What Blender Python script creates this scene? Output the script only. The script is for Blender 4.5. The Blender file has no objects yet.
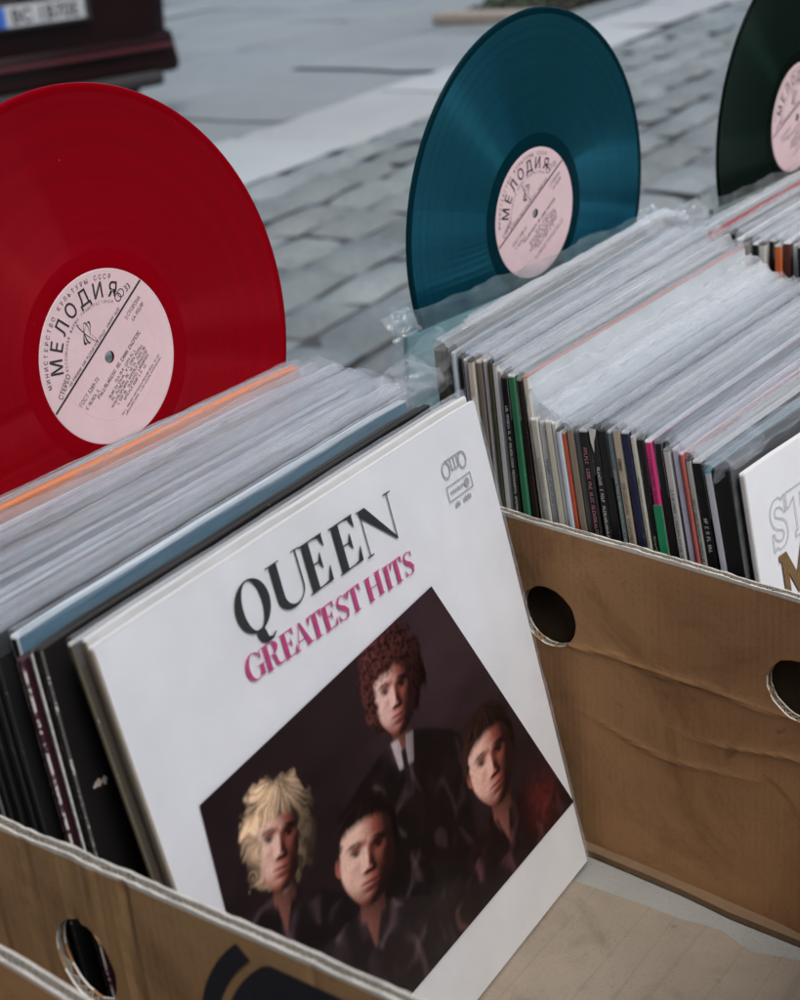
import bpy, bmesh, math, random
import numpy as np
from mathutils import Vector, Matrix, noise as mnoise

# ------------------------------------------------------------------ camera, sky, sun, exposure
S = bpy.context.scene
COL = S.collection
R = math.radians
cam_d = bpy.data.cameras.new("camera")
cam = bpy.data.objects.new("camera", cam_d)
COL.objects.link(cam)
cam.location = (-0.3349, -0.3698, 0.6018)
cam.rotation_euler = (1.1474, 0.0751, -0.9329)
cam_d.sensor_fit = 'VERTICAL'
cam_d.sensor_height = 36.0
cam_d.sensor_width = 28.8
cam_d.lens = 51.95
cam_d.clip_start = 0.02
cam_d.clip_end = 600
cam_d.dof.use_dof = True
cam_d.dof.focus_distance = 0.84
cam_d.dof.aperture_fstop = 10.0
S.camera = cam

SUN_EL, SUN_AZ = 60.0, 236.0          # azimuth of the sun measured in the world, x axis = 0, y axis = 90
world = bpy.data.worlds.new("World")
S.world = world
world.use_nodes = True
wn = world.node_tree
sky = wn.nodes.new('ShaderNodeTexSky')
sky.sky_type = 'NISHITA'
sky.sun_disc = False
sky.sun_elevation = R(SUN_EL)
sky.sun_rotation = R(90.0 - SUN_AZ)
sky.dust_density = 4.0
sky.air_density = 1.0
sky.ozone_density = 1.0
bg = wn.nodes['Background']
bg.inputs['Strength'].default_value = 0.105
wn.links.new(sky.outputs[0], bg.inputs[0])
sun_d = bpy.data.lights.new("sun", 'SUN')
sun_d.energy = 1.5
sun_d.angle = R(24)
sun_d.color = (1.0, 0.99, 0.97)
sun = bpy.data.objects.new("sun", sun_d)
COL.objects.link(sun)
sv = Vector((math.cos(R(SUN_EL)) * math.cos(R(SUN_AZ)), math.cos(R(SUN_EL)) * math.sin(R(SUN_AZ)), math.sin(R(SUN_EL))))
sun.rotation_euler = sv.to_track_quat('Z', 'Y').to_euler()
sun.location = (0, 0, 6)
S.view_settings.view_transform = 'Standard'
S.view_settings.look = 'None'
S.view_settings.exposure = 0.90
S.view_settings.gamma = 1.0
S.cycles.transparent_max_bounces = 48
S.cycles.max_bounces = 8
S.cycles.use_denoising = True
rnd = random.Random(7)

# ------------------------------------------------------------------ helpers
def link(name, me, mats, parent=None, loc=(0, 0, 0), rot=(0, 0, 0), smooth=False):
    me.name = name
    o = bpy.data.objects.new(name, me)
    COL.objects.link(o)
    if not isinstance(mats, (list, tuple)):
        mats = [mats]
    for m in mats:
        me.materials.append(m)
    o.location = loc
    o.rotation_euler = rot
    o.parent = parent
    if smooth:
        me.polygons.foreach_set('use_smooth', [True] * len(me.polygons))
    return o

def link_bm(name, bm, mats, parent=None, loc=(0, 0, 0), rot=(0, 0, 0), smooth=False):
    me = bpy.data.meshes.new(name)
    bm.to_mesh(me)
    bm.free()
    return link(name, me, mats, parent, loc, rot, smooth)

def tag(o, label, cat, group=None):
    o['label'] = label
    o['category'] = cat
    if group:
        o['group'] = group
    return o

def thing(name, label, cat, loc=(0, 0, 0), rot=(0, 0, 0), group=None):
    o = bpy.data.objects.new(name, None)
    o.empty_display_size = 0.05
    COL.objects.link(o)
    o.location = loc
    o.rotation_euler = rot
    return tag(o, label, cat, group)

def structure(o):
    o['kind'] = 'structure'
    return o

def add_box(bm, x0, x1, y0, y1, z0, z1, mi=0):
    vs = [bm.verts.new(c) for c in ((x0, y0, z0), (x1, y0, z0), (x1, y1, z0), (x0, y1, z0), (x0, y0, z1), (x1, y0, z1), (x1, y1, z1), (x0, y1, z1))]
    fs = []
    for f in ((0, 3, 2, 1), (4, 5, 6, 7), (0, 1, 5, 4), (1, 2, 6, 5), (2, 3, 7, 6), (3, 0, 4, 7)):
        fc = bm.faces.new([vs[i] for i in f])
        fc.material_index = mi
        fs.append(fc)
    return vs, fs

def bevel_all(bm, off, seg=2, mi=None):
    r = bmesh.ops.bevel(bm, geom=list(bm.edges), offset=off, segments=seg, affect='EDGES', profile=0.5)
    if mi is not None:
        for f in r['faces']:
            f.material_index = mi

class NT:
    def __init__(self, name):
        self.m = bpy.data.materials.new(name)
        self.m.use_nodes = True
        self.t = self.m.node_tree
        self.b = self.t.nodes['Principled BSDF']
        self.out = self.t.nodes['Material Output']
    def n(self, kind, **kw):
        nd = self.t.nodes.new('ShaderNode' + kind)
        for k, v in kw.items():
            setattr(nd, k, v)
        return nd
    def l(self, a, b):
        self.t.links.new(a, b)
    def noise(self, scale, detail=4, rough=0.55, vec=None, dist=0.0):
        nd = self.n('TexNoise')
        nd.inputs['Scale'].default_value = scale
        nd.inputs['Detail'].default_value = detail
        nd.inputs['Roughness'].default_value = rough
        nd.inputs['Distortion'].default_value = dist
        if vec is not None:
            self.l(vec, nd.inputs['Vector'])
        return nd
    def ramp(self, fac, stops):
        nd = self.n('ValToRGB')
        el = nd.color_ramp.elements
        while len(el) < len(stops):
            el.new(0.5)
        for e, (p, c) in zip(el, stops):
            e.position = p
            e.color = (*c, 1) if len(c) == 3 else c
        self.l(fac, nd.inputs[0])
        return nd
    def coord(self, which='Object', scale=(1, 1, 1), rot=(0, 0, 0)):
        tc = self.n('TexCoord')
        mp = self.n('Mapping')
        mp.inputs['Scale'].default_value = scale
        mp.inputs['Rotation'].default_value = rot
        self.l(tc.outputs[which], mp.inputs['Vector'])
        return mp.outputs['Vector']
    def math(self, op, a, b=None, clamp=False):
        nd = self.n('Math', operation=op, use_clamp=clamp)
        for i, v in enumerate((a, b)):
            if v is None:
                continue
            if isinstance(v, (int, float)):
                nd.inputs[i].default_value = v
            else:
                self.l(v, nd.inputs[i])
        return nd.outputs[0]
    def mix(self, fac, a, b, mode='MIX'):
        nd = self.n('MixRGB', blend_type=mode)
        for i, v in enumerate((fac, a, b)):
            if isinstance(v, (int, float)):
                nd.inputs[i].default_value = v
            elif isinstance(v, tuple):
                nd.inputs[i].default_value = (*v, 1)
            else:
                self.l(v, nd.inputs[i])
        return nd.outputs[0]
    def bump(self, height, strength=0.3, dist=0.001):
        nd = self.n('Bump')
        nd.inputs['Strength'].default_value = strength
        nd.inputs['Distance'].default_value = dist
        self.l(height, nd.inputs['Height'])
        self.l(nd.outputs[0], self.b.inputs['Normal'])
    def set(self, **kw):
        for k, v in kw.items():
            self.b.inputs[k.replace('_', ' ')].default_value = v

_cache = {}
def paper(col, rough=0.5, var=0.10, spec=0.20, name='printed_card'):
    """matt printed card, a little uneven"""
    key = (name, tuple(round(c, 3) for c in col), rough, var)
    if key in _cache:
        return _cache[key]
    t = NT(name)
    v = t.coord('Object')
    a = t.noise(28, 5, 0.6, v)
    b = t.noise(420, 2, 0.5, v)
    lo = tuple(c * (1 - var) for c in col)
    hi = tuple(min(1, c * (1 + var)) for c in col)
    r = t.ramp(a.outputs[0], [(0.3, lo), (0.7, hi)])
    t.l(r.outputs[0], t.b.inputs['Base Color'])
    t.set(Roughness=rough, Specular_IOR_Level=spec)
    t.bump(b.outputs[0], 0.08, 0.0004)
    _cache[key] = t.m
    return t.m

def worn_edge(col, amount=0.5):
    """the folded edge of a card cover: print rubbed off to pale board in flecks"""
    key = ('worn', tuple(round(c, 3) for c in col), amount)
    if key in _cache:
        return _cache[key]
    t = NT('worn_card_edge')
    v = t.coord('Object', scale=(1, 1, 1))
    a = t.noise(330, 4, 0.65, v)
    a2 = t.noise(24, 3, 0.6, v)
    ff = t.math('ADD', t.math('MULTIPLY', a.outputs[0], .6), t.math('MULTIPLY', a2.outputs[0], .4))
    r = t.ramp(ff, [(0.66 - 0.22 * amount, (0, 0, 0)), (0.72 - 0.22 * amount, (1, 1, 1))])
    c = t.mix(r.outputs[0], tuple(col), (0.60, 0.585, 0.55))
    t.l(c, t.b.inputs['Base Color'])
    t.set(Roughness=0.7)
    _cache[key] = t.m
    return t.m

def ink(col, rough=0.5, name='printed_ink'):
    key = (name, col, rough)
    if key not in _cache:
        t = NT(name)
        v = t.coord('Object')
        a = t.noise(300, 3, 0.6, v)
        r = t.ramp(a.outputs[0], [(0.3, tuple(c * 0.9 for c in col)), (0.75, tuple(min(1, c * 1.12 + 0.006) for c in col))])
        t.l(r.outputs[0], t.b.inputs['Base Color'])
        t.set(Roughness=rough)
        _cache[key] = t.m
    return _cache[key]

def film_material(name='clear_polythene', milk=0.05, graze=0.42, tint=(0.80, 0.84, 0.87), streak=0.20, gloss=0.11):
    t = NT(name)
    v = t.coord('Object', scale=(0.16, 1, 1))
    cr = t.noise(70, 6, 0.66, v, 0.5)
    fine = t.noise(420, 3, 0.6, v, 0.3)
    lw = t.n('LayerWeight')
    lw.inputs['Blend'].default_value = 0.42
    f = t.math('POWER', lw.outputs['Facing'], 1.4)
    f = t.math('MULTIPLY', f, graze)
    f = t.math('ADD', f, milk)
    n2 = t.ramp(cr.outputs[0], [(0.38, (0, 0, 0)), (0.75, (1, 1, 1))])
    n3 = t.math('MULTIPLY', n2.outputs[0], streak)
    f = t.math('ADD', f, n3, True)
    tr = t.n('BsdfTransparent')
    tr.inputs['Color'].default_value = (0.97, 0.98, 0.985, 1)
    df = t.n('BsdfDiffuse')
    df.inputs['Color'].default_value = (*tint, 1)
    tl = t.n('BsdfTranslucent')
    tl.inputs['Color'].default_value = (*tint, 1)
    gl = t.n('BsdfGlossy')
    gl.inputs['Roughness'].default_value = gloss
    gl.inputs['Color'].default_value = (1, 1, 1, 1)
    bp = t.n('Bump')
    bp.inputs['Strength'].default_value = 0.55
    bp.inputs['Distance'].default_value = 0.0035
    hs = t.math('ADD', cr.outputs[0], t.math('MULTIPLY', fine.outputs[0], 0.25))
    t.l(hs, bp.inputs['Height'])
    for nd in (df, gl, tl):
        t.l(bp.outputs[0], nd.inputs['Normal'])
    m0 = t.n('MixShader')
    m0.inputs[0].default_value = 0.35
    t.l(df.outputs[0], m0.inputs[1])
    t.l(tl.outputs[0], m0.inputs[2])
    m1 = t.n('MixShader')
    m1.inputs[0].default_value = 0.34
    t.l(m0.outputs[0], m1.inputs[1])
    t.l(gl.outputs[0], m1.inputs[2])
    m2 = t.n('MixShader')
    t.l(f, m2.inputs[0])
    t.l(tr.outputs[0], m2.inputs[1])
    t.l(m1.outputs[0], m2.inputs[2])
    t.l(m2.outputs[0], t.out.inputs[0])
    return t.m

FILM = film_material()
FILM_CLEAR = film_material('glossy_clear_polythene', 0.02, 0.30, streak=0.14)
FILM_MILK = film_material('milky_polythene', 0.16, 0.50, (0.84, 0.87, 0.89), 0.24, 0.26)
FILM_GREY = film_material('thin_grey_polythene', 0.03, 0.42, (0.66, 0.70, 0.73), 0.22)
FILM_TEAL = film_material('teal_lit_polythene', 0.14, 0.45, (0.55, 0.74, 0.78))

def cardboard(name, col, fibre=1.0, stains=True, scored=False):
    t = NT(name)
    v = t.coord('Object')
    vf = t.coord('Object', scale=(1, 1, 0.10))
    big = t.noise(7, 5, 0.6, v)
    fib = t.noise(150, 4, 0.65, vf)
    spk = t.noise(620, 2, 0.5, v)
    flute = t.n('TexWave', wave_type='BANDS', bands_direction='Y')
    flute.inputs['Scale'].default_value = 68
    flute.inputs['Distortion'].default_value = 0.4
    t.l(v, flute.inputs['Vector'])
    c = t.ramp(big.outputs[0], [(0.25, tuple(x * 0.78 for x in col)), (0.75, tuple(x * 1.15 for x in col))]).outputs[0]
    c = t.mix(t.math('MULTIPLY', fib.outputs[0], 0.14 * fibre), c, tuple(x * 1.55 for x in col))
    sp = t.ramp(spk.outputs[0], [(0.30, (0.72, 0.68, 0.64)), (0.42, (1, 1, 1))])
    c = t.mix(0.6, c, sp.outputs[0], 'MULTIPLY')
    if stains:
        st = t.noise(16, 3, 0.55, v, 0.8)
        sr = t.ramp(st.outputs[0], [(0.64, (1, 1, 1)), (0.74, (0.42, 0.36, 0.31))])
        c = t.mix(0.75, c, sr.outputs[0], 'MULTIPLY')
        sm = t.noise(9, 6, 0.72, v, 0.8)
        s2 = t.ramp(sm.outputs[0], [(0.34, (0.60, 0.56, 0.52)), (0.50, (1, 1, 1)), (0.70, (1.14, 1.12, 1.08))])
        c = t.mix(0.7, c, s2.outputs[0], 'MULTIPLY')
        fk = t.noise(75, 2, 0.5, v, 0.2)
        f2 = t.ramp(fk.outputs[0], [(0.74, (0, 0, 0)), (0.78, (1, 1, 1))])
        c = t.mix(t.math('MULTIPLY', f2.outputs[0], .35), c, (0.05, 0.035, 0.024))
    sc_ = None
    if scored:
        vs_ = t.coord('Object', scale=(.55, 30, 1), rot=(0, 0, R(-3)))
        ns = t.noise(1.0, 1, .4, vs_)
        sc_ = t.ramp(ns.outputs[0], [(.485, (0, 0, 0)), (.50, (1, 1, 1)), (.515, (0, 0, 0))])
        c = t.mix(t.math('MULTIPLY', sc_.outputs[0], .22), c, tuple(x * .45 for x in col))
    t.l(c, t.b.inputs['Base Color'])
    t.set(Roughness=0.85, Specular_IOR_Level=0.15)
    h = t.math('ADD', t.math('MULTIPLY', flute.outputs['Fac'], 0.22), t.math('ADD', t.math('MULTIPLY', fib.outputs[0], .3), t.math('MULTIPLY', big.outputs[0], .5)))
    t.bump(h, 0.28, 0.0008)
    return t.m

CARD = cardboard('brown_cardboard', (0.345, 0.212, 0.105))
CARD_IN = cardboard('brown_cardboard_inside', (0.335, 0.184, 0.088))
CARD_EDGE = cardboard('torn_pale_card_edge', (0.58, 0.555, 0.50), 0.5, False)
SHADED_BOARD = cardboard('shade_darkened_board', (0.045, 0.030, 0.018))  # its colour carries the shade seen through the handle holes
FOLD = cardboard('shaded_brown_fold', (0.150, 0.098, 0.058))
CARD_TAN = cardboard('tan_cardboard_flap', (0.222, 0.188, 0.148), 0.6, True, True)
CARD_GREY = cardboard('grey_board', (0.25, 0.25, 0.232), 0.5, False)
FLUTE_M = cardboard('corrugated_flute', (0.26, 0.235, 0.195), 0.4, False)

def path_ribbon(pts, half):
    """list of 2D points -> closed outline polygon of a stroke"""
    L_, R_ = [], []
    n = len(pts)
    for i in range(n):
        a = pts[max(0, i - 1)]
        b = pts[min(n - 1, i + 1)]
        dx, dy = b[0] - a[0], b[1] - a[1]
        d = math.hypot(dx, dy) or 1
        h = half[i] if isinstance(half, (list, tuple)) else half
        L_.append((pts[i][0] - dy / d * h, pts[i][1] + dx / d * h))
        R_.append((pts[i][0] + dy / d * h, pts[i][1] - dx / d * h))
    return L_ + R_[::-1]

def fill2d(polys, name='lettering'):
    """closed outlines (holes allowed) -> flat mesh in XY"""
    cu = bpy.data.curves.new(name, 'CURVE')
    cu.dimensions = '2D'
    cu.fill_mode = 'BOTH'
    for p in polys:
        sp = cu.splines.new('POLY')
        sp.points.add(len(p) - 1)
        for q, c in zip(sp.points, p):
            q.co = (c[0], c[1], 0, 1)
        sp.use_cyclic_u = True
    o = bpy.data.objects.new(name, cu)
    me = bpy.data.meshes.new_from_object(o)
    bpy.data.objects.remove(o)
    bpy.data.curves.remove(cu)
    return me

def text2d(body, size, sx=1.0, align='CENTER', bold=0.0):
    cu = bpy.data.curves.new('lettering', 'FONT')
    cu.body = body
    cu.size = size
    cu.align_x = align
    cu.offset = bold
    cu.resolution_u = 3
    o = bpy.data.objects.new('lettering', cu)
    me = bpy.data.meshes.new_from_object(o)
    bpy.data.objects.remove(o)
    bpy.data.curves.remove(cu)
    if sx != 1.0:
        me.transform(Matrix.Scale(sx, 4, (1, 0, 0)))
    return me

def join_flat(bm, me, mat=Matrix()):
    me.transform(mat)
    bm.from_mesh(me)
    bpy.data.meshes.remove(me)

def T2(x, y, ang=0.0, z=0.0):
    return Matrix.Translation((x, y, z)) @ Matrix.Rotation(ang, 4, 'Z')

def scribble(bm, length, height, seed, gap=0.25, T=Matrix(), words=True):
    """a run of small unreadable printed marks along +x, in XY"""
    r = random.Random(seed)
    x = 0.0
    w = height * 0.62
    while x < length - w:
        if words and r.random() < 0.17:
            x += w * 1.0
            continue
        st = height * 0.17
        k = r.randint(0, 4)
        rects = [(0, st, 0, height)]
        if k in (0, 1):
            rects.append((w - st, w, 0, height * r.choice((1, .55))))
        if k in (0, 2, 3):
            rects.append((0, w, height - st, height))
        if k in (1, 2):
            rects.append((0, w * 0.9, height * .42, height * .42 + st))
        if k in (3, 4):
            rects.append((0, w, 0, st))
        for (a, b, c, d) in rects:
            vs = [bm.verts.new(T @ Vector((x + p, q, 0))) for p, q in ((a, c), (b, c), (b, d), (a, d))]
            bm.faces.new(vs)
        x += w * (1 + gap)

# ------------------------------------------------------------------ ground: sheet, setts, kerb stones, far paving
GZ = -0.75
def stone_material(name, lo, hi, scale=6, bump=0.5):
    t = NT(name)
    v = t.coord('Object')
    a = t.noise(scale * 0.35, 4, 0.6, v)
    b = t.noise(scale * 6, 6, 0.7, v)
    at = t.n('Attribute', attribute_name='tone')
    f = t.math('ADD', t.math('MULTIPLY', a.outputs[0], 0.6), t.math('MULTIPLY', b.outputs[0], 0.4))
    c = t.ramp(f, [(0.32, lo), (0.68, hi)]).outputs[0]
    c = t.mix(1.0, c, at.outputs['Color'], 'MULTIPLY')
    t.l(c, t.b.inputs['Base Color'])
    t.set(Roughness=0.62, Specular_IOR_Level=0.4)
    t.bump(b.outputs[0], bump, 0.01)
    return t.m

def plain_ground(name, lo, hi, scale):
    t = NT(name)
    v = t.coord('Object')
    a = t.noise(scale, 5, 0.65, v)
    b = t.noise(scale * 30, 4, 0.7, v)
    f = t.math('ADD', t.math('MULTIPLY', a.outputs[0], 0.65), t.math('MULTIPLY', b.outputs[0], 0.35))
    c = t.ramp(f, [(0.3, lo), (0.7, hi)]).outputs[0]
    t.l(c, t.b.inputs['Base Color'])
    t.set(Roughness=0.75)
    t.bump(b.outputs[0], 0.4, 0.01)
    return t.m

AZ = R(6.3)
KD = Vector((math.cos(AZ), math.sin(AZ), 0))
KN = Vector((-math.sin(AZ), math.cos(AZ), 0))
K0 = Vector((4.626, 4.292, GZ))                # a point on the near edge of the kerb band
M_ground = Matrix(((KD.x, KN.x, 0, K0.x), (KD.y, KN.y, 0, K0.y), (0, 0, 1, GZ), (0, 0, 0, 1)))

bm = bmesh.new()
vs = [bm.verts.new(c) for c in ((-250, -250, GZ - 0.035), (250, -250, GZ - 0.035), (250, 250, GZ - 0.035), (-250, 250, GZ - 0.035))]
bm.faces.new(vs)
structure(link_bm('ground', bm, plain_ground('joint_sand', (0.022, 0.023, 0.023), (0.05, 0.052, 0.05), 1.2)))

def stone(bm, x0, x1, y0, y1, z, tone, lay, jit, dome=0.012, n=(5, 4), depth=0.06):
    """one dressed stone with a slightly domed, uneven top"""
    nx, ny = n
    cor = [(x0 + rnd.uniform(-jit, jit), y0 + rnd.uniform(-jit, jit)), (x1 + rnd.uniform(-jit, jit), y0 + rnd.uniform(-jit, jit)),
           (x1 + rnd.uniform(-jit, jit), y1 + rnd.uniform(-jit, jit)), (x0 + rnd.uniform(-jit, jit), y1 + rnd.uniform(-jit, jit))]
    tilt = (rnd.uniform(-.012, .012), rnd.uniform(-.012, .012))
    g = []
    for j in range(ny + 1):
        row = []
        for i in range(nx + 1):
            s, t_ = i / nx, j / ny
            x = (cor[0][0] * (1 - s) + cor[1][0] * s) * (1 - t_) + (cor[3][0] * (1 - s) + cor[2][0] * s) * t_
            y = (cor[0][1] * (1 - s) + cor[1][1] * s) * (1 - t_) + (cor[3][1] * (1 - s) + cor[2][1] * s) * t_
            e = min(s, 1 - s, t_, 1 - t_)
            h = dome * (1 - (2 * s - 1) ** 4) * (1 - (2 * t_ - 1) ** 4) - (depth if e == 0 else 0) * 0.35
            h += tilt[0] * (s - .5) * 1.6 + tilt[1] * (t_ - .5) * 1.6 + 0.010 * mnoise.noise(Vector((x * 5, y * 5, 3)))
            if e == 0:
                x += 0.012 * mnoise.noise(Vector((x * 9, y * 9, 1)))
                y += 0.012 * mnoise.noise(Vector((x * 9, y * 9, 7)))
            row.append(bm.verts.new((x, y, z + h)))
        g.append(row)
    for j in range(ny):
        for i in range(nx):
            f = bm.faces.new((g[j][i], g[j][i + 1], g[j + 1][i + 1], g[j + 1][i]))
            f.smooth = True
            for lp in f.loops:
                lp[lay] = (*tone, 1)

def grid_bm_with_tone():
    bm = bmesh.new()
    return bm, bm.loops.layers.float_color.new('tone')

def tone(a=0.80, b=1.16):
    k = rnd.uniform(a, b)
    return (k * rnd.uniform(.97, 1.02), k, k * rnd.uniform(.98, 1.04))

bm, lay = grid_bm_with_tone()
y = -0.012
while y > -7.2:
    d = rnd.uniform(0.23, 0.29)
    x = -6.0 + rnd.uniform(0, .4)
    while x < 9.5:
        w = rnd.uniform(0.34, 0.58)
        stone(bm, x + .008, x + w - .008, y - d + .009, y - .008, -0.008 + rnd.uniform(-.008, .008), tone(.84, 1.14), lay, 0.008, 0.016)
        x += w
    y -= d
bm.transform(M_ground)
structure(link_bm('cobblestone_pavement', bm, stone_material('granite_setts', (0.078, 0.093, 0.094), (0.185, 0.209, 0.207), 6)))

bm, lay = grid_bm_with_tone()
x = -7.4
while x < 14:
    w = rnd.uniform(1.35, 1.75)
    stone(bm, x + .006, x + w - .006, 0.012, 0.80, 0.006 + rnd.uniform(-.003, .003), tone(.95, 1.06), lay, 0.004, 0.005, (8, 5), 0.05)
    x += w
bm.transform(M_ground)
structure(link_bm('kerb', bm, stone_material('pale_kerb_granite', (0.225, 0.243, 0.243), (0.28, 0.296, 0.294), 3, .25)))

bm, lay = grid_bm_with_tone()
y = 0.815
while y < 30:
    x = -22.0 + rnd.uniform(0, 2)
    while x < 30:
        w = rnd.uniform(1.7, 2.1)
        stone(bm, x + .002, x + w - .002, y + .002, y + 1.198, -0.010 + rnd.uniform(-.002, .002), tone(.90, 1.1), lay, 0.003, 0.004, (5, 4), 0.008)
        x += w
    y += 1.2
bm.transform(M_ground)
structure(link_bm('slab_pavement', bm, stone_material('grey_paving', (0.122, 0.140, 0.141), (0.184, 0.204, 0.203), 1.6, .3)))

# ------------------------------------------------------------------ parked car (only its rear corner reaches the frame)
def glossy_paint(name, col, rough=0.25, coat=0.6, spec=.3):
    t = NT(name)
    v = t.coord('Object')
    a = t.noise(4, 5, 0.6, v)
    r = t.ramp(a.outputs[0], [(0.3, tuple(c * .75 for c in col)), (0.7, col)])
    t.l(r.outputs[0], t.b.inputs['Base Color'])
    t.set(Roughness=rough, Coat_Weight=coat, Specular_IOR_Level=spec)
    return t.m

def matte(name, col, rough=0.6, metal=0.0):
    t = NT(name)
    v = t.coord('Object')
    a = t.noise(20, 4, 0.6, v)
    r = t.ramp(a.outputs[0], [(0.3, tuple(c * .82 for c in col)), (0.7, tuple(min(1, c * 1.12) for c in col))])
    t.l(r.outputs[0], t.b.inputs['Base Color'])
    t.set(Roughness=rough, Metallic=metal)
    return t.m

PLATE_P = Vector((5.128, 6.180, -0.085))
CAR_AZ = R(-14.0)
car = thing('parked_car', 'dark red car parked on the grey paving, seen by its rear corner and number plate', 'car',
            (PLATE_P.x, PLATE_P.y, GZ), (0, 0, CAR_AZ))
RED_CAR = glossy_paint('dark_red_paint', (0.008, 0.0012, 0.0016), .5, .06, .15)
BLK = matte('black_rubber', (0.012, 0.012, 0.013), 0.7)
def loft_body(profile, bevel):
    """side outline (y,z) with the half width at each height"""
    bm = bmesh.new()
    ring = []
    xs = (-1, -0.86, 0, 0.86, 1)
    for (yy, zz, hw) in profile:
        ring.append([bm.verts.new((sx * hw, yy + (0.0 if abs(sx) < .9 else 0.06 * (1 if yy < 2 else -1)), zz)) for sx in xs])
    n = len(ring)
    for i in range(n):
        a, b = ring[i], ring[(i + 1) % n]
        for k in range(len(xs) - 1):
            bm.faces.new((a[k], a[k + 1], b[k + 1], b[k]))
    for s in (0, -1):
        bm.faces.new([r_[s] for r_ in ring])
    bmesh.ops.recalc_face_normals(bm, faces=bm.faces)
    return bm
prof = [(0.10, .30, .80), (0.06, .52, .84), (0.03, .78, .84), (0.06, .93, .82), (0.30, 1.20, .70), (0.52, 1.42, .60), (0.9, 1.47, .60), (1.9, 1.46, .60),
        (2.9, .98, .78), (3.9, .86, .78), (4.05, .60, .80), (4.05, .28, .78), (3.6, .22, .78), (.5, .22, .78)]
b = loft_body(prof, 0)
body = link_bm('body', b, RED_CAR, car, smooth=False)
md = body.modifiers.new('bevel', 'BEVEL')
md.width = 0.045
md.segments = 3
md.limit_method = 'ANGLE'
md.angle_limit = R(18)
bm = bmesh.new()
add_box(bm, -.87, .87, -.10, .22, .26, .50)
bevel_all(bm, .055, 3)
for v in bm.verts:
    v.co.y += 0.16 * (abs(v.co.x) / .87) ** 4
    if v.co.z > .40:
        v.co.y += 0.035
bumper = link_bm('bumper', bm, glossy_paint('dark_red_bumper', (0.010, 0.0015, 0.0018), .5, .05, .15), car, smooth=True)
bm = bmesh.new()
add_box(bm, -.80, .80, -.112, -.06, .405, .428)
bevel_all(bm, .008, 2)
for v in bm.verts:
    v.co.y += 0.16 * (abs(v.co.x) / .87) ** 4
link_bm('bumper_reflection', bm, glossy_paint('red_reflection_line', (0.06, 0.008, 0.012), .3, .5), bumper)  # lighter red paints in the reflection along the bumper crease
bm = bmesh.new()
add_box(bm, -.70, .70, -.02, .25, .20, .285)
bevel_all(bm, .03, 2)
link_bm('diffuser', bm, BLK, bumper)
plate = bmesh.new()
add_box(plate, -.26, .26, .004, .016, .632, .744)
bevel_all(plate, .004, 2)
plate = link_bm('number_plate', plate, matte('white_plate', (0.34, 0.36, 0.38), .4), car)
bm = bmesh.new()
add_box(bm, -.259, -.222, .0025, .004, .634, .742)
link_bm('country_band', bm, matte('plate_blue', (0.01, 0.09, 0.42), .4), plate)
me = text2d('BC 1B70E', .105, .95, bold=.002)
me.transform(Matrix.Translation((.018, .0025, .652)) @ Matrix.Rotation(R(90), 4, 'X'))
link('lettering', me, ink((0.02, 0.02, 0.022)), plate)
bm = bmesh.new()
add_box(bm, -.30, .30, .010, .045, .612, .772)
bevel_all(bm, .012, 2)
link_bm('plate_recess', bm, BLK, car)
for s in (-1, 1):
    bm = bmesh.new()
    add_box(bm, s * .80 - .07, s * .80 + .07, -.012, .10, .70, .98)
    bevel_all(bm, .03, 3)
    for v in bm.verts:
        v.co.y += 0.04 * (1 if s * v.co.x > .82 else 0)
    t = NT('tail_lamp_red')
    t.set(Base_Color=(0.10, 0.004, 0.006, 1), Roughness=.15)
    link_bm('tail_light', bm, t.m, car, smooth=True)
gl = NT('tinted_glass')
gl.set(Base_Color=(0.012, 0.014, 0.016, 1), Roughness=.05)
bm = bmesh.new()
vs = [bm.verts.new(c) for c in ((-.66, .075, .965), (.66, .075, .965), (.55, .49, 1.395), (-.55, .49, 1.395))]
f = bm.faces.new(vs)
r_ = bmesh.ops.extrude_face_region(bm, geom=[f])
for v in [g for g in r_['geom'] if isinstance(g, bmesh.types.BMVert)]:
    v.co += Vector((0, -.03, .02))
bmesh.ops.recalc_face_normals(bm, faces=bm.faces)
link_bm('rear_window', bm, gl.m, car)
for s in (-1, 1):
    bm = bmesh.new()
    pts = [(.75, 1.0), (2.75, 1.0), (1.95, 1.40), (.85, 1.40)]
    a = [bm.verts.new((s * (.80 if z < 1.2 else .625), yy, z)) for yy, z in pts]
    b_ = [bm.verts.new((s * (.74 if z < 1.2 else .57), yy, z)) for yy, z in pts]
    bm.faces.new(a)
    bm.faces.new(b_[::-1])
    for i in range(4):
        bm.faces.new((a[i], b_[i], b_[(i + 1) % 4], a[(i + 1) % 4]))
    bmesh.ops.recalc_face_normals(bm, faces=bm.faces)
    link_bm('side_window', bm, gl.m, car)
    for yy in (.72, 3.28):
        bm = bmesh.new()
        pr = [(.17, -.09), (.27, -.10), (.30, -.075), (.305, 0), (.30, .075), (.27, .10), (.17, .09)]
        rows = []
        for k in range(32):
            an = k / 32 * 2 * math.pi
            rows.append([bm.verts.new((w, r0 * math.cos(an), r0 * math.sin(an))) for r0, w in pr])
        for k in range(32):
            for q in range(len(pr) - 1):
                bm.faces.new((rows[k][q], rows[k][q + 1], rows[(k + 1) % 32][q + 1], rows[(k + 1) % 32][q]))
        w = link_bm('wheel', bm, BLK, car, (s * .72, yy, .305), smooth=True)
        bm = bmesh.new()
        bmesh.ops.create_cone(bm, cap_ends=True, segments=24, radius1=.185, radius2=.15, depth=.10, matrix=Matrix.Translation((s * .04, 0, 0)) @ Matrix.Rotation(R(90) * s, 4, 'Y'))
        link_bm('rim', bm, matte('alloy', (.35, .36, .37), .35, .9), w)
bm = bmesh.new()
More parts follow.
